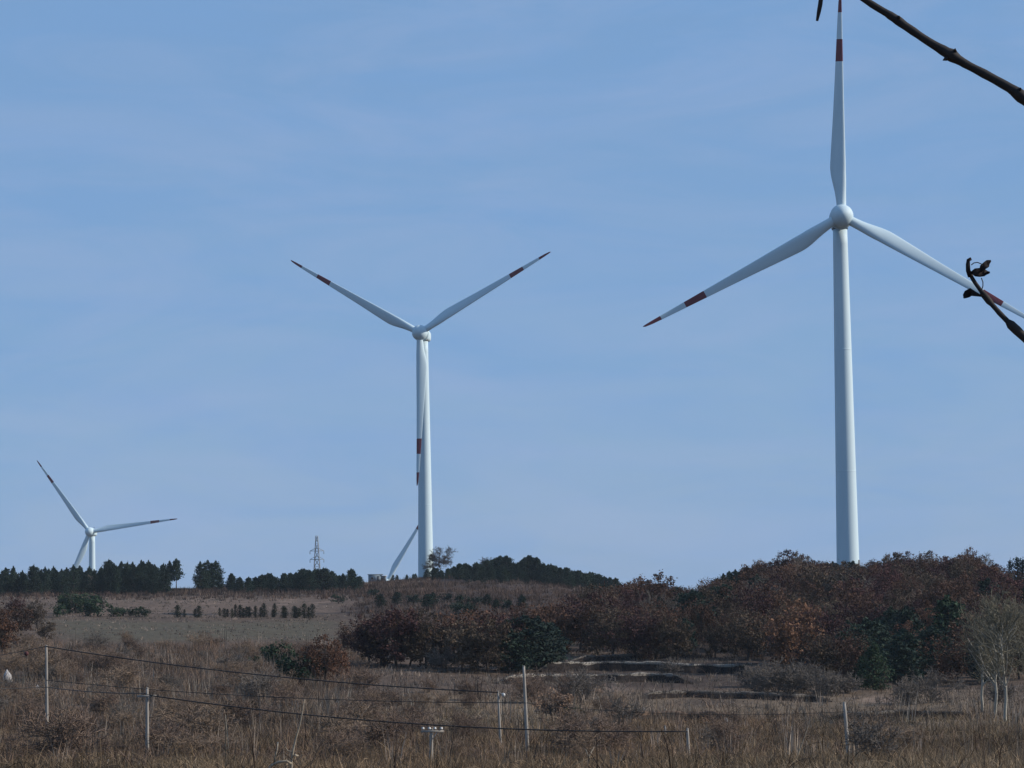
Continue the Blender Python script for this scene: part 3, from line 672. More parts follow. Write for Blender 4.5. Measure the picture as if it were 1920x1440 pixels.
# small dark bushes on the brown slope and the row of young cypresses
for u, v, h in ((665, 1112, 3.2), (713, 1138, 3.0), (745, 1135, 3.0), (775, 1135, 2.2), (802, 1142, 3.2), (812, 1136, 3.0), (868, 1140, 2.4), (893, 1137, 2.0), (914, 1138, 2.6), (930, 1150, 2.6), (945, 1146, 2.2), (979, 1143, 3.0), (634, 1133, 2.0), (835, 1130, 2.0), (858, 1152, 2.0), (876, 1155, 2.4), (700, 1120, 2.0)):
    p = ground_uv(u, v); plant('shrub' if h < 2.5 else 'pine', p, h, 'pine', 'small dark bush dotted on the bare brown hillside below the crest', 'bush', 'dark bushes on the brown hillside', 'bush', wide=1.25)
for u in (412, 420, 426, 435, 441, 449, 457, 463, 468, 479, 489, 495, 513, 516, 531, 536, 551, 555, 561, 570, 580, 586, 333, 345, 366, 372):
    p = ground_uv(u + random.uniform(-1.5, 1.5), 1159 + random.uniform(-2, 1.5), 300); h = random.uniform(1.6, 3.0)
    plant('cypress', p, h, 'cypress', 'young columnar cypress in the row along the far edge of the grey-green field', 'tree', 'row of young cypresses', 'cypress_tree', wide=random.uniform(.8, 1.3))
for u, v, h, wd in ((128, 1150, 4.0, 1.0), (145, 1152, 4.0, 1.2), (163, 1156, 4.2, 1.3), (182, 1158, 3.4, 1.2), (215, 1157, 2.0, 1.3), (232, 1157, 1.7, 1.4), (255, 1156, 1.8, 1.5), (270, 1157, 1.6, 1.4), (108, 1158, 2.4, 1.2)):
    p = ground_uv(u, v, 300); plant('shrub', p, h, 'evergreen', 'dark green bush in the hedge clump at the near corner of the grey-green field', 'bush', 'hedge bushes by the grey-green field', 'bush', wide=wd)

# wooded mound
def scatter(n, urange, drange, spacing, cond):
    pts = []; tries = 0
    while len(pts) < n and tries < n * 60:
        tries += 1; d = math.sqrt(random.uniform(drange[0] ** 2, drange[1] ** 2)); u = random.uniform(*urange)
        if not cond(u, d): continue
        p = ground_ud(u, d)
        if all((p.x - q[0].x) ** 2 + (p.y - q[0].y) ** 2 > spacing ** 2 for q in pts[-400:]): pts.append((p, u, d))
    return pts
def on_mound(u, d):
    near = np.interp(u, [1080, 1150, 1300, 1400, 1530, 1560, 1800, 1930], [470, 430, 405, 400, 385, 350, 352, 360])
    far = np.interp(u, [1080, 1150, 1300, 1400, 1500, 2000], [560, 590, 585, 575, 570, 570])
    return near < d < far
def whr(u, d):
    row = 'on the crest of the wooded mound' if d > 525 else 'halfway up the wooded mound' if d > 450 else 'at the foot of the wooded mound'
    side = 'beside the middle hill' if u < 1370 else 'below the large turbine' if u < 1700 else 'behind the pale bare trees'
    return row + ' ' + side
KINDS = [('russet', 'russet-leaved oak'), ('maroon', 'dark maroon-leaved tree'), ('brown', 'dull brown-leaved oak'), ('rust', 'light rust-coloured oak')]
topm = ([1080, 1160, 1200, 1260, 1300, 1330, 1400, 1440, 1490, 1540, 1580, 1625, 1680, 1740, 1790, 1822, 1850, 1880, 1920, 1960], [1120, 1100, 1092, 1098, 1108, 1095, 1068, 1048, 1043, 1056, 1062, 1060, 1044, 1044, 1050, 1038, 1056, 1072, 1085, 1095])
for p, u, d in scatter(250, (1075, 1945), (350, 590), 6.6, on_mound):
    vt = np.interp(u, *topm) + random.uniform(-2, 8)
    hmax = at(u, vt, d)[2] - p.z
    green = 0.75 if (1570 < u < 1800 and d < 420) else (.5 if (1300 < u < 1400 and d > 520) or u > 1880 and d > 480 else .07)
    h = min(random.uniform(5.0, 8.0), hmax)
    if h < 1.5: continue
    if random.random() < green:
        plant('pine', p, h, 'pine', 'dark evergreen ' + whr(u, d), 'tree', 'evergreens ' + whr(u, d), 'pine_tree', wide=random.uniform(1.1, 1.5))
    else:
        wts = (.45, .18, .30, .07) if u < 1560 else (.36, .34, .28, .02)
        m_, lb = random.choices(KINDS, wts)[0]
        plant('oak', p, h, m_, lb + ' ' + whr(u, d), 'tree', lb + 's ' + whr(u, d), 'oak_tree', wide=random.uniform(.95, 1.25) * (1.25 if h < 4 else 1))
# trees singled out on the mound
for u, d, h, k, m_, wd, lb in (
    (1502, 372, 9.3, 'oak', 'rust_light', 1.0, 'tall light rust-brown oak at the near edge of the mound above the grey shrubs'),
    (1470, 392, 6.0, 'oak', 'maroon', 1.1, 'maroon-red bush at the foot of the tall rust-brown oak'),
    (1600, 455, 7.5, 'oak', 'maroon', 1.3, 'broad wine-red tree below the base of the large turbine'),
    (1240, 470, 8.0, 'oak', 'russet', 1.1, 'rounded russet oak where the mound meets the middle hill'),
    (1640, 338, 5.6, 'cone', 'evergreen', 1.0, 'dark green conical evergreen at the foot of the mound'),
    (1618, 345, 4.0, 'cone', 'evergreen', 1.1, 'smaller conical evergreen next to the dark green one'),
    (1780, 400, 9.5, 'pine', 'evergreen', 1.2, 'green pine behind the pale leafless trees'),
    (1822, 560, 6.3, 'oak', 'russet', .7, 'tallest russet oak on the mound skyline')):
    plant(k, ground_ud(u, d), h, m_, lb, 'tree', None, 'evergreen_tree' if k != 'oak' else 'oak_tree', 0, wd)
for u, h in ((1895, 4.6), (1908, 5.2), (1918, 5.0), (1930, 4.8)):
    plant('cypress', ground_ud(u, 560), h, 'pine', 'slender dark conifer on the skyline at the end of the mound', 'tree', 'slender skyline conifers', 'pine_tree', wide=.9)
BP = [bare(100 + q, 5.0, up=.45, depth=4, r0=.05, tw=.028, kids=(1, 3), split=2, multi=6) for q in range(5)]
BP = [(segs_mesh('trunk', a, M['bark_grey'], 5), segs_mesh('crown', b_, M['twig_grey'], 3)) for a, b_ in BP]
def bare_copy(p, h, mat, label, group, name='bare_shrub', wide=1.0, cat='shrub'):
    a, b_ = random.choice(BP); t = empty(name, p, label, cat, group); s_ = h / 5.0; t.scale = (s_ * wide, s_ * wide, s_); t.rotation_euler.z = random.uniform(0, 6.28)
    link('trunk', a, t); c = link('crown', b_, t); c.material_slots[0].link = 'OBJECT'; c.material_slots[0].material = M[mat]
for u, d in [(q + random.uniform(-9, 9), random.uniform(535, 572)) for q in range(1410, 1880, 26)] + [(q + random.uniform(-9, 9), random.uniform(440, 520)) for q in range(1120, 1880, 34)]:
    p = ground_ud(u, d); hm = at(u, np.interp(u, *topm) - 6, d)[2] - p.z
    bare_copy(p, max(2.5, min(random.uniform(6, 8), hm)), random.choice(('twig_brown', 'twig_brown', 'twig_grey')), 'leafless twiggy tree ' + whr(u, d), 'leafless trees ' + whr(u, d), 'bare_tree', .9, 'tree')
for n in range(224):
    left = n < 160; u = random.uniform(-25, 680) if left else random.uniform(650, 1180) if n < 215 else random.uniform(1180, 1900)
    v = random.uniform(1212, 1436) if left else random.uniform(1296, 1436) if n < 215 else random.uniform(1385, 1436)
    if any(abs(u - q) < 17 and v > lo for q, lo in ((87, 1330), (276, 1330), (809, 1360), (938, 1330), (988, 1330), (1290, 1360), (1588, 1340), (1845, 1340), (1880, 1340))): continue
    if (1000 < u < 1075 and 1325 < v < 1400) or (560 < u < 655 and 1270 < v < 1335) or (495 < u < 580 and v > 1350): continue
    p = ground_uv(u, v, 120); row = 'behind the upper cable' if v < 1285 else 'between the two long cables' if v < 1350 else 'in front of the long sagging cable'
    lb = 'leafless bush in the brown scrub ' + row if left else 'leafless bush among the concrete poles before the terraces, ' + row if n < 215 else 'leafless bush in the straw grass before the reddish bank'
    bare_copy(p, random.uniform(1.3, 2.6) if random.random() < .7 else random.uniform(2.6, 4.2), random.choice(('twig_brown', 'twig_brown', 'twig_tan', 'twig_tan', 'twig_grey')), lb, lb.replace('leafless bush', 'bushes'), wide=random.uniform(.9, 1.5))
for u, v in [(q, np.interp(q, [1335, 1375, 1425], [1090, 1072, 1066])) for q in range(1335, 1426, 11)] + [(q, 1058) for q in (1540, 1552, 1562, 1570, 1600)]:
    d = 548 + random.uniform(-8, 14); p = ground_ud(u, d); plant('pine', p, max(2.5, at(u, v + random.uniform(-5, 4), d)[2] - p.z), 'pine', 'dark pine on the mound crest at its edge towards the middle hill' if u < 1500 else 'small dark pine at the foot of the large turbine tower', 'tree', 'mound crest pines' if u < 1500 else 'pines at the tower foot', 'pine_tree', wide=random.uniform(.9, 1.3))
# russet oaks in the hollow before the middle hill
G = 'oaks in the hollow'
for u, v, h, m_ in ((690, 1250, 5.6, 'maroon'), (715, 1252, 6.2, 'russet'), (745, 1254, 6.6, 'maroon'), (770, 1250, 6.0, 'russet'), (800, 1254, 6.0, 'brown'), (830, 1252, 5.0, 'russet'), (665, 1235, 4.0, 'russet'),
                  (870, 1262, 5.5, 'brown'), (890, 1258, 6.5, 'russet'), (915, 1264, 6.0, 'brown'), (940, 1258, 6.4, 'maroon'), (850, 1235, 5.5, 'rust'), (905, 1232, 6.0, 'rust'), (1030, 1225, 6.0, 'russet'), (1060, 1228, 6.0, 'russet'),
                  (1090, 1222, 6.5, 'maroon'), (1120, 1228, 6.5, 'russet'), (1150, 1235, 6.0, 'brown'), (1020, 1200, 5.0, 'rust'), (985, 1208, 5.0, 'russet'), (1075, 1195, 5.5, 'russet'), (960, 1215, 5, 'russet'), (1190, 1238, 6, 'maroon'), (1230, 1240, 5.5, 'russet'), (1270, 1240, 5.5, 'brown'), (1110, 1180, 6, 'brown'), (1140, 1175, 6, 'russet')):
    p = ground_uv(u, v, 280); kn = dict(KINDS)[m_]
    plant('oak', p, h * 1.15, m_, kn + ' in the hollow below the middle hill', 'tree', kn + 's in the hollow', 'oak_tree', wide=random.uniform(1.0, 1.25))
for u, v, h in ((985, 1262, 7.6), (1010, 1258, 7.0), (960, 1264, 5.5), (1035, 1250, 6)):
    plant('pine', ground_uv(u, v, 280), h, 'pine', 'nearly black evergreen in the hollow behind the tallest concrete pole', 'tree', 'black evergreens in the hollow', 'pine_tree', wide=1.5)
# left hand group
for u, v, h, m_, wd, lb in ((5, 1232, 6.0, 'rust', 1.0, 'rust-orange tree on the near side of the hedge, above the white bags'), (-10, 1200, 6, 'russet', 1.1, 'dark russet tree behind the rust-orange tree'),
    (38, 1192, 5.0, 'russet', 1.2, 'rounded russet shrub behind the rust-orange tree'), (70, 1180, 4.6, 'brown', 1.2, 'brown shrub below the ridge pines next to the hedge clump'), (30, 1165, 4.5, 'maroon', 1.2, 'dark red-brown shrub below the ridge pines'), (85, 1205, 3.2, 'brown', 1.3, 'low brown shrub at the corner of the grey-green field')):
    plant('oak', ground_uv(u, v, 260), h, m_, lb, 'tree', None, 'oak_tree', None, wd)
for u, v, h, k, m_, wd, lb in ((612, 1285, 5.2, 'oak', 'rust', 1.0, 'rust-orange oak bush standing alone before the dark hollow'), (632, 1280, 4.0, 'oak', 'rust', 1.0, 'smaller rust-orange bush touching the lone oak bush'), (585, 1288, 3.0, 'oak', 'russet', 1.2, 'low russet bush at the side of the lone rust-orange bush'),
    (522, 1258, 3.2, 'shrub', 'evergreen', 1.0, 'dark evergreen bush alone in the brown scrub'), (560, 1285, 3.0, 'shrub', 'evergreen', 1.3, 'low green bush beside the lone rust-orange bush'), (478, 1255, 1.6, 'shrub', 'evergreen', .9, 'tiny evergreen bush in the brown scrub'),
    (455, 1352, 1.7, 'shrub', 'brown', 1.4, 'dark brown bramble in the brown scrub under the long cable'),
    (1037, 1350, 2.5, 'shrub', 'pampas', 1.05, 'rounded pinkish straw-coloured bush alone on the terraces'), (1072, 1352, 1.3, 'shrub', 'evergreen', 1.2, 'low dark bush next to the straw-coloured bush')):
    plant(k, ground_uv(u, v, 120), h, m_, lb, 'bush', None, 'bush', 0, wd)
# pale bare trees at the edge of the scrub
for u, v, seed, H, tilt, lb in ((1842, 1338, 71, 9.6, (0, R(-4)), 'pale leafless tree leaning towards the mound, first of the bare group'), (1867, 1350, 72, 12.0, (0, 0), 'tallest pale leafless tree in the middle of the bare group'),
                               (1884, 1354, 73, 11.0, (0, R(3)), 'pale leafless tree leaning away from the mound in the bare group'), (1925, 1345, 74, 11.0, (0, 0), 'pale leafless tree at the outer end of the bare group')):
    bare_thing(ground_uv(u, v, 120), seed, H, 'bark_pale', 'twig_olive', lb, None, seed, tilt=tilt, straight=True)
for n, (u, v, H) in enumerate(((1430, 1300, 4.2), (1455, 1304, 5.0), (1480, 1302, 4.6), (1505, 1300, 4.4), (1535, 1304, 3.6), (1555, 1306, 3.4), (1590, 1306, 3.0), (1250, 1272, 3.4), (1410, 1292, 3.0), (1745, 1318, 4.5), (1700, 1322, 3.4), (835, 1262, 4.0), (1870, 1318, 3.5))):
    bare_thing(ground_uv(u, v, 120), 80 + n % 5, H, 'bark_grey', 'twig_grey', 'twiggy grey leafless shrub at the foot of the wooded mound', 'grey leafless shrubs below the mound', n * 1.3, 'bare_shrub', up=.4, depth=4, r0=.05, tw=.03, kids=(1, 3), split=2, multi=6)

# ------------------------------------------------------------------ scrub and grass: uncountable cover
def stems(name, pts, hs, per, wid, spread, lean, mat, seed=1, drop=0.0):
    """pts (n,3), hs (n,): 'per' tapering upright stems fan out of every point"""
    r = np.random.default_rng(seed); n = len(pts); N = n * per
    base = np.repeat(pts, per, 0); h = np.repeat(hs, per) * r.uniform(.35, 1.1, N)
    off = r.normal(size=(N, 2)) * np.repeat(hs, per)[:, None] * spread * .5
    ln = off / (np.repeat(hs, per)[:, None] * spread + 1e-6) * lean + r.normal(size=(N, 2)) * lean * .5
    b0 = base.copy(); b0[:, :2] += off; b0[:, 2] = height(b0[:, 0], b0[:, 1]) - .05
    b0[:, 2] += drop * h * r.uniform(0, 1, N)
    tip = b0.copy(); tip[:, :2] += ln * h[:, None]; tip[:, 2] += h * (1 - .3 * np.hypot(ln[:, 0], ln[:, 1]).clip(0, 1))
    a = r.uniform(0, math.pi, N); sd_ = np.stack([np.cos(a), np.sin(a), np.zeros(N)], 1) * (wid * r.uniform(.5, 1.5, N))[:, None] * .5
    mid = (b0 + tip) * .5; mid[:, :2] -= ln * h[:, None] * .12
    V = np.stack([b0 - sd_, b0 + sd_, mid - sd_ * .75, mid + sd_ * .75, tip], 1).reshape(-1, 3)
    k = (np.arange(N) * 5)[:, None]
    f4 = k + np.array([[0, 1, 3, 2]]); f3 = k + np.array([[2, 3, 4]])
    me = np_mesh(name, V, [f3, f4], False, [mat])
    bp_ = np.repeat(pts, per * 5, 0); cl = np.repeat(r.uniform(.45, 1.6, n), per * 5); g1 = fbm(bp_[:, 0] / 12, bp_[:, 1] / 16, 91); g2 = fbm(bp_[:, 0] / 20, bp_[:, 1] / 26, 95) - .47
    k_ = (cl * (.35 + 1.4 * g1))[:, None] * np.stack([1 + .25 * g2, np.ones(len(g2)), 1 - .1 * g2, np.ones(len(g2))], 1)
    me.color_attributes.new('tone', 'FLOAT_COLOR', 'POINT').data.foreach_set('color', k_.astype(np.float32).ravel())
    o = link(name, me); o['kind'] = 'stuff'; return o
def cover(n, ur, dr, keep, seed):
    r = np.random.default_rng(seed); d = np.sqrt(r.uniform(dr[0] ** 2, dr[1] ** 2, n)); u = r.uniform(*ur, n)
    a = np.arctan((u - 960) / F); x, y = d * np.sin(a), d * np.cos(a); z = height(x, y); P = np.stack([x, y, z], 1)
    uu, vv = project(P); k = r.uniform(size=n) < keep(uu, vv, x, y); return P[k], uu[k], vv[k], d[k]
S = lambda x, lo, hi, s=20: np.clip((x - lo) / s, 0, 1) * np.clip((hi - x) / s, 0, 1)
# brown leafless scrub on the near slope
P, uu, vv, dd_ = cover(9000, (-60, 1980), (165, 440), lambda u, v, x, y: np.clip(S(u, -200, 700, 60) * S(v, 1205, 1460, 25) * (.35 + 1.0 * fbm(x / 18, y / 25, 41)) + S(u, 650, 1130, 60) * S(v, 1285, 1460, 20) * .55 * fbm(x / 14, y / 20, 42) + S(u, 1100, 2000, 60) * S(v, 1325, 1460, 20) * .35 * fbm(x / 14, y / 20, 43), 0, 1), 51)
hs = (.7 + 1.9 * fbm(P[:, 0] / 9, P[:, 1] / 9, 44) ** 1.3) * np.random.default_rng(3).uniform(.6, 1.25, len(P))
t_ = stems('bare_scrub', P, hs, 30, .05, .75, .62, M['scrub_brown'], 61, .15); tag(t_, 'brown leafless scrub covering the near slope under the cables', 'scrub')
P, uu, vv, dd_ = cover(3600, (-60, 1980), (160, 430), lambda u, v, x, y: np.clip(S(u, -200, 720, 80) * S(v, 1190, 1420, 40) * (fbm(x / 16, y / 24, 45) - .25) * 1.3 + S(v, 1300, 1460, 20) * .2, 0, 1), 52)
t_ = stems('grey_saplings', P, 1.6 + 2.2 * np.random.default_rng(4).uniform(size=len(P)) ** 2, 12, .06, .2, .2, M['scrub_grey'], 62, .05); tag(t_, 'thin grey leafless saplings scattered through the brown scrub', 'saplings')
# dry grass in front
P, uu, vv, dd_ = cover(42000, (-60, 1980), (125, 275), lambda u, v, x, y: np.clip((.35 + .9 * fbm(x / 7, y / 10, 46)) * np.clip((v - 1335) / 60, .12, 1), 0, 1), 53)
hs = (.35 + 1.3 * fbm(P[:, 0] / 4, P[:, 1] / 6, 47) ** 1.5) * np.random.default_rng(9).uniform(.6, 1.5, len(P))
t_ = stems('dry_grass', P, hs, 9, .05, .8, .85, M['straw'], 63); tag(t_, 'tall straw-coloured dry grass across the foreground', 'grass')
# arching canes and weed stalks tangled through grass and scrub
def canes(name, pts, L_, wid, mat, seed):
    r = np.random.default_rng(seed); n = len(pts); a = r.uniform(0, 6.283, n); K = 7
    rise = R(1) * r.uniform(48, 92, n); bend = r.normal(0, .22, n) - .12; tw = r.normal(0, .18, n)
    C = np.zeros((n, K, 3)); C[:, 0] = pts; C[:, 0, 2] -= .1; step = L_ / (K - 1)
    for k in range(1, K):
        el = rise + bend * k; az_ = a + tw * k
        C[:, k] = C[:, k - 1] + np.stack([np.cos(el) * np.cos(az_), np.cos(el) * np.sin(az_), np.sin(el)], 1) * step[:, None]
    w_ = (wid * r.uniform(.5, 1.5, n))[:, None, None] * np.linspace(1, .3, K)[None, :, None] * .5
    t1 = a + 1.57; s1 = np.stack([np.cos(t1), np.sin(t1), np.zeros(n)], 1)[:, None, :]; s2 = np.array([[[0, 0, 1.0]]]) * .8
    V = np.stack([C - s1 * w_ - s2 * w_ * .5, C + s1 * w_ - s2 * w_ * .5, C + s2 * w_], 2).reshape(-1, 3)          # three-sided stalk
    k0 = (np.arange(n) * K * 3)[:, None, None, None]; kk = (np.arange(K - 1) * 3)[None, :, None, None]
    q = np.array([[0, 1, 4, 3], [1, 2, 5, 4], [2, 0, 3, 5]])[None, None]; f = (k0 + kk + q).reshape(-1, 4)
    me = np_mesh(name, V, f, False, [mat]); k_ = np.repeat(r.uniform(.35, 1.5, n), K * 3)[:, None] * np.array([[1, 1, 1, 1.0]])
    me.color_attributes.new('tone', 'FLOAT_COLOR', 'POINT').data.foreach_set('color', k_.astype(np.float32).ravel())
    o = link(name, me); o['kind'] = 'stuff'; return o
P, uu, vv, dd_ = cover(5200, (-60, 1980), (120, 300), lambda u, v, x, y: np.clip(.25 + .9 * fbm(x / 6, y / 9, 71), 0, 1) * np.clip((v - 1290) / 60, .2, 1), 58)
rl = np.random.default_rng(12)
tag(canes('weed_stalks', P, rl.uniform(.9, 2.6, len(P)), .055, M['straw'], 68), 'arching pale weed stalks tangled through the dry grass', 'weeds')
P, uu, vv, dd_ = cover(4200, (-60, 1980), (120, 380), lambda u, v, x, y: np.clip(.2 + 1.0 * fbm(x / 8, y / 12, 72), 0, 1) * np.clip((v - 1240) / 60, .1, 1), 59)
tag(canes('bramble_canes', P, rl.uniform(1.2, 3.2, len(P)), .06, M['scrub_dark'], 69), 'dark arching bramble canes among grass and scrub', 'brambles')
# tufts on the terraces and fields
P, uu, vv, dd_ = cover(16000, (-60, 1980), (255, 420), lambda u, v, x, y: np.clip(S(v, 1200, 1350, 15) * (fbm(x / 10, y / 14, 48) - .2) * 1.3 * np.where(u > 650, 1, .35), 0, 1), 54)
t_ = stems('terrace_tufts', P, .35 + .6 * np.random.default_rng(5).uniform(size=len(P)), 7, .07, .5, .4, M['scrub_grey'], 64); tag(t_, 'tufts of faded grass over the terraced plots', 'grass')
# brushwood on the middle hill and under the mound trees
P, uu, vv, dd_ = cover(14000, (620, 1960), (400, 860), lambda u, v, x, y: np.clip(S(u, 640, 1250, 60) * S(v, 1080, 1225, 15) * (.25 + .9 * fbm(x / 20, y / 30, 49)) + S(u, 1150, 2000, 50) * S(v, 1060, 1260, 15) * .6, 0, 1), 55)
t_ = stems('hillside_brush', P, .6 + 1.3 * np.random.default_rng(6).uniform(size=len(P)), 14, .09, .55, .4, M['scrub_dark'], 65, .15); tag(t_, 'brown brushwood over the middle hill and under the trees', 'brushwood')
P, uu, vv, dd_ = cover(12000, (-60, 800), (440, 840), lambda u, v, x, y: np.clip((fbm(x / 22, y / 40, 50) - .3) * 1.6, 0, 1), 56)
t_ = stems('field_grass', P, .25 + .45 * np.random.default_rng(7).uniform(size=len(P)), 7, .12, .8, .4, M['scrub_grey'], 66); tag(t_, 'short faded grass on the far fields below the ridge', 'grass')
P, uu, vv, dd_ = cover(7000, (-80, 820), (690, 830), lambda u, v, x, y: .6 * np.clip((1128 - v) / 20, 0, 1), 57)
t_ = stems('ridge_brush', P, .6 + 1.3 * np.random.default_rng(8).uniform(size=len(P)), 14, .13, .6, .4, M['scrub_dark'], 67, .1); tag(t_, 'dark brushwood along the foot of the ridge pines', 'brushwood')

# ------------------------------------------------------------------ poles and cables
def pole(uv_top, uv_base, d, label, arm=None, r=.115, knob=None, name='utility_pole', mat='concrete', cat='pole'):
    base = at(uv_base[0], uv_base[1], d); top = at(uv_top[0], uv_top[1], d)
    g = float(height(base[0], base[1]))
    dirv = (top - base) / np.linalg.norm(top - base); base = base - dirv * ((base[2] - g + .6) / dirv[2])
    t = empty(name, base, label, cat); T = top - base
    m = MB(); m.sweep([T * s for s in np.linspace(0, 1, 9)], np.linspace(r * 1.35, r * .85, 9), 12); m.build('shaft', M[mat], t)
    m = MB(); m.sweep([T * .999, T * 1.0 + dirv * .07], [r * .95, r * .6], 12); m.build('cap', M[mat], t)
    arms = []
    if arm:
        u0, u1, va, ins = arm
        a0 = at(u0, va, d) - base; a1 = at(u1, va, d) - base; off = np.array((0, -r - .05, 0)); L_ = a1 - a0
        m = MB(); c = (a0 + a1) / 2 + off; m.box(c, (np.linalg.norm(L_), .09, .13), math.atan2(L_[1], L_[0])); ao = m.build('crossarm', M['concrete'], t, False)
        m = MB(); m.sweep([c + L_ * .22 + (0, .02, -.05), T * (1 - .75 / np.linalg.norm(T)) + (0, -r, 0)], .025, 6); m.build('brace', M['steel'], t)
        for s in ins:
            q = a0 + L_ * s + off + (0, 0, .065); m = MB()
            m.sweep([q + (0, 0, z) for z in (0, .07, .08, .13, .14, .19, .22)], [.05, .05, .115, .105, .07, .10, .03], 10); m.build('insulator', M['ceramic'], ao); arms.append(base + q + (0, 0, .19))
    if knob:
        q = at(knob[0], knob[1], d) - base; m = MB(); m.sweep([q + (0, 0, z) for z in (-.15, -.11, 0, .11, .15)], [.05, .12, .15, .12, .05], 12); ko = m.build('insulator', M['ceramic'], t)
        m = MB(); m.sweep([q + (-.05, 0, .1), T * .985], .03, 6); m.build('bracket', M['steel'], t)
    return base + T, arms
ptop = {}
ptop['A'], _ = pole((87, 1211), (88, 1352), 235, 'plain concrete pole carrying the upper cable, deepest in the brown scrub')
ptop['B'], armB = pole((276, 1291), (276, 1440), 190, 'concrete pole with a short bare crossarm just below its top', (258, 294, 1305, ()))
ptop['C'], armC = pole((809, 1368), (808, 1442), 175, 'low concrete pole topped by a crossarm with four white insulators', (789, 832, 1371, (.1, .38, .62, .9)), .125)
ptop['D'], _ = pole((934, 1297), (940, 1425), 205, 'thin leaning concrete pole with one white insulator at its top', None, .085, (944, 1303))
ptop['E'], _ = pole((982, 1250), (990, 1428), 198, 'tallest bare concrete pole, standing before the black evergreens')
ptop['F'], _ = pole((1289, 1367), (1292, 1442), 180, 'short concrete pole in the grass in front of the reddish bank', None, .10)
ptop['G'], _ = pole((1583, 1318), (1593, 1442), 185, 'leaning plain concrete pole in the grass before the grey shrubs', None, .125)
pole((1247, 1362), (1248, 1392), 225, 'short pale concrete post under the reddish bank', None, .09, name='post', cat='post')
pole((1208, 1328), (1208, 1344), 265, 'tiny pale stake on the reddish bank', None, .07, name='post', cat='post')
pole((203, 1426), (204, 1446), 165, 'short pale stake in the grass, farther from the crossarm pole', None, .055, name='stake', cat='stake')
pole((261, 1430), (260, 1446), 165, 'short pale stake in the grass, right beside the crossarm pole', None, .05, name='stake', cat='stake')
b0 = ground_uv(55, 1275, 150); tp = at(49, 1225, b0.length); m = empty('marker_post', b0, 'dark leaning post with a dark red knob above the white bags', 'post')
q = MB(); q.sweep([(0, 0, -.5), tuple((tp - np.array(b0)) * .93)], [.09, .10], 8); q.build('shaft', M['bark'], m)
q = MB(); kk = tp - np.array(b0); q.sweep([kk * .92 + (0, 0, z) for z in (-.05, .05, .25, .45, .5)], [.12, .24, .28, .2, .08], 10); q.build('knob', M['redcap'], m)
def cable(p0, p1, sag, label, r=.035, cat='cable'):
    p0, p1 = np.array(p0), np.array(p1); t = np.linspace(0, 1, 40)[:, None]
    P = p0 * (1 - t) + p1 * t; P[:, 2] -= (4 * t * (1 - t))[:, 0] * sag
    m = MB(); m.sweep(P, r, 6); tag(m.build('overhead_cable', M['cable']), label, cat)
low = lambda k, dz: np.array(ptop[k]) + (0, -.1, -dz)
cable(low('A', .05), low('D', .05), .55, 'sagging dark cable from the deepest pole to the thin leaning pole', .05)
cable(at(-260, 1262, 300), low('A', .05), .3, 'dark cable arriving at the top of the deepest pole from outside the scrub', .03)
cable(at(-220, 1287, 215), low('A', 3.6), .2, 'dark cable reaching the deepest pole halfway down its shaft', .045)
cable(low('A', 3.6), low('B', .35), .15, 'dark cable between the deepest pole and the crossarm pole', .035)
cable(low('B', .45), low('F', .15), .75, 'long sagging dark cable from the crossarm pole to the short pole by the reddish bank', .05)
cable(low('A', 3.0), low('E', 2.7), .5, 'thin dark cable from the deepest pole to the middle of the tallest pole', .03)
cable(low('E', 2.7), low('G', .6), .5, 'thin dark cable from the tallest pole towards the leaning plain pole', .016)

# pale dead stems in the grass
def stick(name, lines, d, mat, label, cat='dead stem'):
    b0 = Vector(at(lines[0][0][0], lines[0][0][1], d)); b0.z = float(height(b0.x, b0.y)); t = empty(name, b0, label, cat)
    for n, (pts, rr) in enumerate([(l[:-1], l[-1]) for l in lines]):
        W = np.array([at(u, v, d + random.uniform(-.25, .25)) for u, v in pts]) - np.array(b0)
        if n == 0:
            down = W[0].copy(); down[2] = -.4; W = np.concatenate([[down], W])
        m = MB(); m.sweep(W, np.linspace(rr[0], rr[1], len(W)), 6); m.build('stem' if n == 0 else 'side_branch', M[mat], t)
stick('dead_sapling', [[(546, 1442), (547, 1425), (550, 1405), (556, 1380), (562, 1360), (567, 1335), (571, 1312), (.085, .022)], [(546, 1432), (537, 1427), (522, 1429), (508, 1436), (503, 1446), (.07, .065)],
       [(515, 1430), (516, 1418), (520, 1404), (521, 1392), (.065, .03)], [(551, 1410), (540, 1408), (534, 1400), (538, 1391), (.03, .015)], [(553, 1416), (559, 1417), (.06, .035)]], 126, 'dead_wood', 'bleached forked dead sapling rising from the grass under the long cable')
stick('dead_sapling', [[(842, 1442), (845, 1410), (850, 1385), (853, 1358), (.045, .03)]], 168, 'bark', 'slim dark dead stem next to the pole with four insulators')
stick('dead_sapling', [[(423, 1340), (445, 1442), (.04, .03)][0:1] + [(430, 1415), (422, 1395), (.04, .02)]], 150, 'dead_wood', 'short bleached twig slanting in the grass near the forked dead sapling')
stick('dead_sapling', [[(313, 1262), (314, 1235), (311, 1208), (.07, .05)]], 300, 'bark', 'dark dead stem standing in the scrub behind the crossarm pole')
stick('dead_sapling', [[(377, 1258), (373, 1230), (372, 1212), (.07, .03)]], 300, 'bark', 'second dark dead stem in the scrub, nearer the lone rust-orange bush')
stick('dead_sapling', [[(1486, 1446), (1496, 1415), (1510, 1378), (1515, 1362), (.05, .02)]], 160, 'dead_wood', 'bleached slanting stem in the grass before the leaning plain pole')
stick('dead_sapling', [[(1100, 1446), (1104, 1420), (1114, 1400), (.05, .02)], [(1104, 1420), (1098, 1404), (.035, .015)]], 150, 'dead_wood', 'bleached forked stem in the grass past the tallest pole')

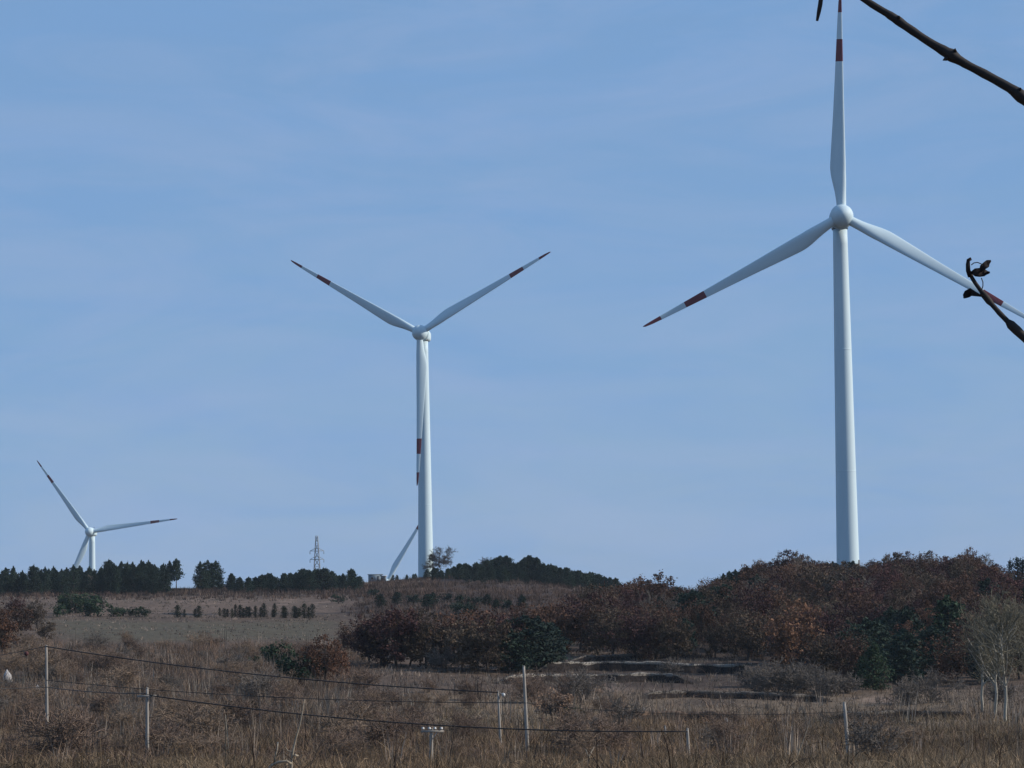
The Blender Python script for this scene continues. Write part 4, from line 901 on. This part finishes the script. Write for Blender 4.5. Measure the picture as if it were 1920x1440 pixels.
# pale rubbish bags
def bag(u, v, w_, h_, label, seed):
    r = np.random.default_rng(seed); p = ground_uv(u, v, 150); n, m_ = 9, 14; V = []
    for a in range(n):
        t = a / (n - 1)
        for k in range(m_):
            th_ = k / m_ * 6.283; rr = np.interp(t, [0, .2, .6, .85, 1], [.8, 1, .75, .3, .12]) * (1 + .16 * math.sin(3 * th_ + seed) + r.normal() * .05)
            V.append((math.cos(th_) * rr * w_ / 2, math.sin(th_) * rr * w_ / 2 * .8, t * h_ - .05))
    mb = MB(); loft(mb, np.array(V), n, m_); o = mb.build('plastic_bag', M['plastic'], None, True, p); tag(o, label, 'bag')
bag(13, 1283, 1.2, 1.7, 'larger crumpled white bag caught in the scrub below the marker post', 1)
bag(70, 1300, .7, .8, 'smaller crumpled white bag lying by the deepest pole', 2)
bag(1362, 1362, .42, .55, 'tiny white bag at the foot of the reddish bank', 3)

# ------------------------------------------------------------------ sapling close by, its twigs reaching into view
def near_tree():
    bx, by = 1.02, 3.05; gz = float(height(bx, by))
    t = empty('sapling', (bx, by, gz), 'dark leafless sapling close by, its bare twigs crossing the sky', 'tree'); o3 = np.array((bx, by, gz))
    m = MB(); tr = np.array([(0, 0, -.1), (.02, 0, .5), (-.01, .01, 1.2), (.03, 0, 2.0), (0, .02, 2.7), (.05, 0, 3.3)]); m.sweep(tr, [.035, .031, .027, .022, .016, .008], 10); m.build('trunk', M['twig_dark'], t)
    px = 3.0 / F
    def twig(name, pts, d, rr, start, parent=t):
        W = [at(u, v, d) - o3 for u, v in pts]
        if start is not None: W = [np.array(start)] + W; rr = [rr[0] * 1.3] + list(rr)
        mb = MB(); W = np.array(W)
        s = np.concatenate([[0], np.cumsum(np.linalg.norm(np.diff(W, axis=0), axis=1))]); q = np.sort(np.unique(np.concatenate([np.linspace(0, s[-1], 90), s])))
        Wq = np.stack([np.interp(q, s, W[:, k]) for k in range(3)], 1)
        for k in range(3): Wq[2:-2, k] = np.convolve(Wq[:, k], np.ones(5) / 5, 'valid')
        rq = np.interp(q, s, np.array(rr)) * px * (1 + .06 * np.sin(q * 190) * np.sin(q * 67 + 1))
        mb.sweep(Wq, rq, 10); return mb.build(name, M['twig_dark'], parent)
    b1 = twig('branch', [(2200, 345), (2040, 262), (1960, 212), (1925, 190), (1914, 181), (1906, 172), (1895, 166), (1860, 146), (1820, 125), (1800, 115), (1792, 108), (1784, 104), (1775, 98), (1740, 78), (1700, 50), (1684, 40), (1676, 32), (1650, 18), (1610, -8), (1570, -45), (1545, -80)], 3.0,
              [13, 12, 11, 10.5, 11.5, 11, 9.3, 8.4, 8, 8.6, 11, 12, 9.5, 7.8, 7.6, 8.8, 8, 6.6, 6, 5, 4.5], (0, 0, 2.15))
    for a, c in (((1790, 100), (1791, 91)), ((1778, 108), (1768, 113)), ((1911, 170), (1914, 165)), ((1684, 35), (1686, 30))):
        bm_ = MB(); p, q = at(a[0], a[1], 3.0) - o3, at(c[0], c[1], 2.99) - o3; bm_.sweep([p, p * .6 + q * .4, q], [5 * px, 4.2 * px, .8 * px], 8); bm_.build('bud', M['twig_dark'], b1)
    twig('twig', [(1546, -78), (1542, -40), (1540, -10), (1538, 8), (1535, 24), (1532, 39)], 3.0, [4.5, 4.5, 4.5, 4.2, 3.8, 2.6], None, b1)
    b2 = twig('branch', [(2250, 1010), (2080, 800), (1960, 668), (1922, 634), (1905, 619), (1898, 610), (1888, 603), (1862, 573), (1853, 563), (1847, 557), (1838, 543), (1828, 530), (1820, 520), (1817, 508), (1815, 497)], 3.0, [11, 10, 8.5, 8, 9, 8.8, 5.5, 4.8, 6.5, 6.2, 4.2, 4, 3.8, 3.4, 2.4], (0, 0, 1.35))
    def leaf(pts, name='curled_leaf'):
        """pts: (u, v, half width px, twist); a folded ribbon with thickness"""
        V = []
        for k, (u, v, hw_, tw_) in enumerate(pts):
            c = at(u, v, 3.0 - .004 * math.sin(k * 1.3)) - o3
            k0, k1 = max(0, k - 1), min(len(pts) - 1, k + 1); T = np.array((pts[k1][0] - pts[k0][0], 0, -(pts[k1][1] - pts[k0][1])), float); T /= np.linalg.norm(T) + 1e-9
            Nn = np.array((-T[2], 0, T[0])); wv = Nn * math.cos(tw_) + np.array((0, 1, 0)) * math.sin(tw_); nn = np.cross(T, wv)
            hp = hw_ * px
            V += [c - wv * hp + nn * .003, c - wv * hp + nn * .0038, c + nn * .0006, c + wv * hp + nn * .0038, c + wv * hp + nn * .003, c - nn * .0006]
        f = [(a * 6 + k, a * 6 + (k + 1) % 6, a * 6 + 6 + (k + 1) % 6, a * 6 + 6 + k) for a in range(len(pts) - 1) for k in range(6)]
        mb = MB(); mb.add(np.array(V), f4=f); n = len(pts) - 1
        mb.add(np.array(V[:6]), f4=[(0, 1, 2, 5), (2, 3, 4, 5)]); mb.add(np.array(V[-6:]), f4=[(0, 1, 2, 5), (2, 3, 4, 5)])
        return mb.build(name, M['dry_leaf'], b2)
    leaf([(1818, 520, 3, .2), (1816, 508, 4.2, .3), (1815, 497, 4.0, .2), (1817, 490, 3.5, .5), (1822, 487, 1.2, .8)])
    leaf([(1820, 512, 2, .1), (1827, 512, 7.5, .1), (1836, 512, 8.5, .1), (1845, 513, 7, .2), (1852, 514, 2.5, .5), (1856, 512, 1, .3)])
    leaf([(1838, 510, 3, .2), (1843, 503, 6, .3), (1849, 497, 6.5, .1), (1853, 493, 4.5, .3), (1858, 490, 1.2, .2)])
    leaf([(1845, 556, 1.5, .1), (1836, 554, 2.5, .1), (1826, 549, 5, .4), (1819, 547, 7.5, .2), (1812, 551, 7.5, .2), (1808, 556, 5, .1), (1806, 559, 1.2, .2)])
    for pts in ([(1821, 497), (1826, 493), (1833, 492), (1840, 495), (1842, 499)], [(1840, 521), (1843, 529), (1843, 536), (1841, 543)]):
        mb = MB(); mb.sweep([at(u, v, 2.99) - o3 for u, v in pts], 1.0 * px, 6); mb.build('tendril', M['twig_dark'], b2)
near_tree()

# ------------------------------------------------------------------ faint haze in the air
hm = bpy.data.materials.new('haze_air'); hm.use_nodes = True; ht = hm.node_tree; ht.nodes.clear()
pv = ht.nodes.new('ShaderNodeVolumePrincipled'); pv.inputs['Color'].default_value = (0.72, 0.86, 1.0, 1); pv.inputs['Density'].default_value = 4.5e-5
ho = ht.nodes.new('ShaderNodeOutputMaterial'); ht.links.new(pv.outputs[0], ho.inputs['Volume'])
hb = MB(); hb.box((0, 0, 35), (12400, 12400, 260)); o = hb.build('haze', hm, None, False); o['kind'] = 'stuff'; tag(o, 'faint blue haze filling the air over the whole scene', 'haze')
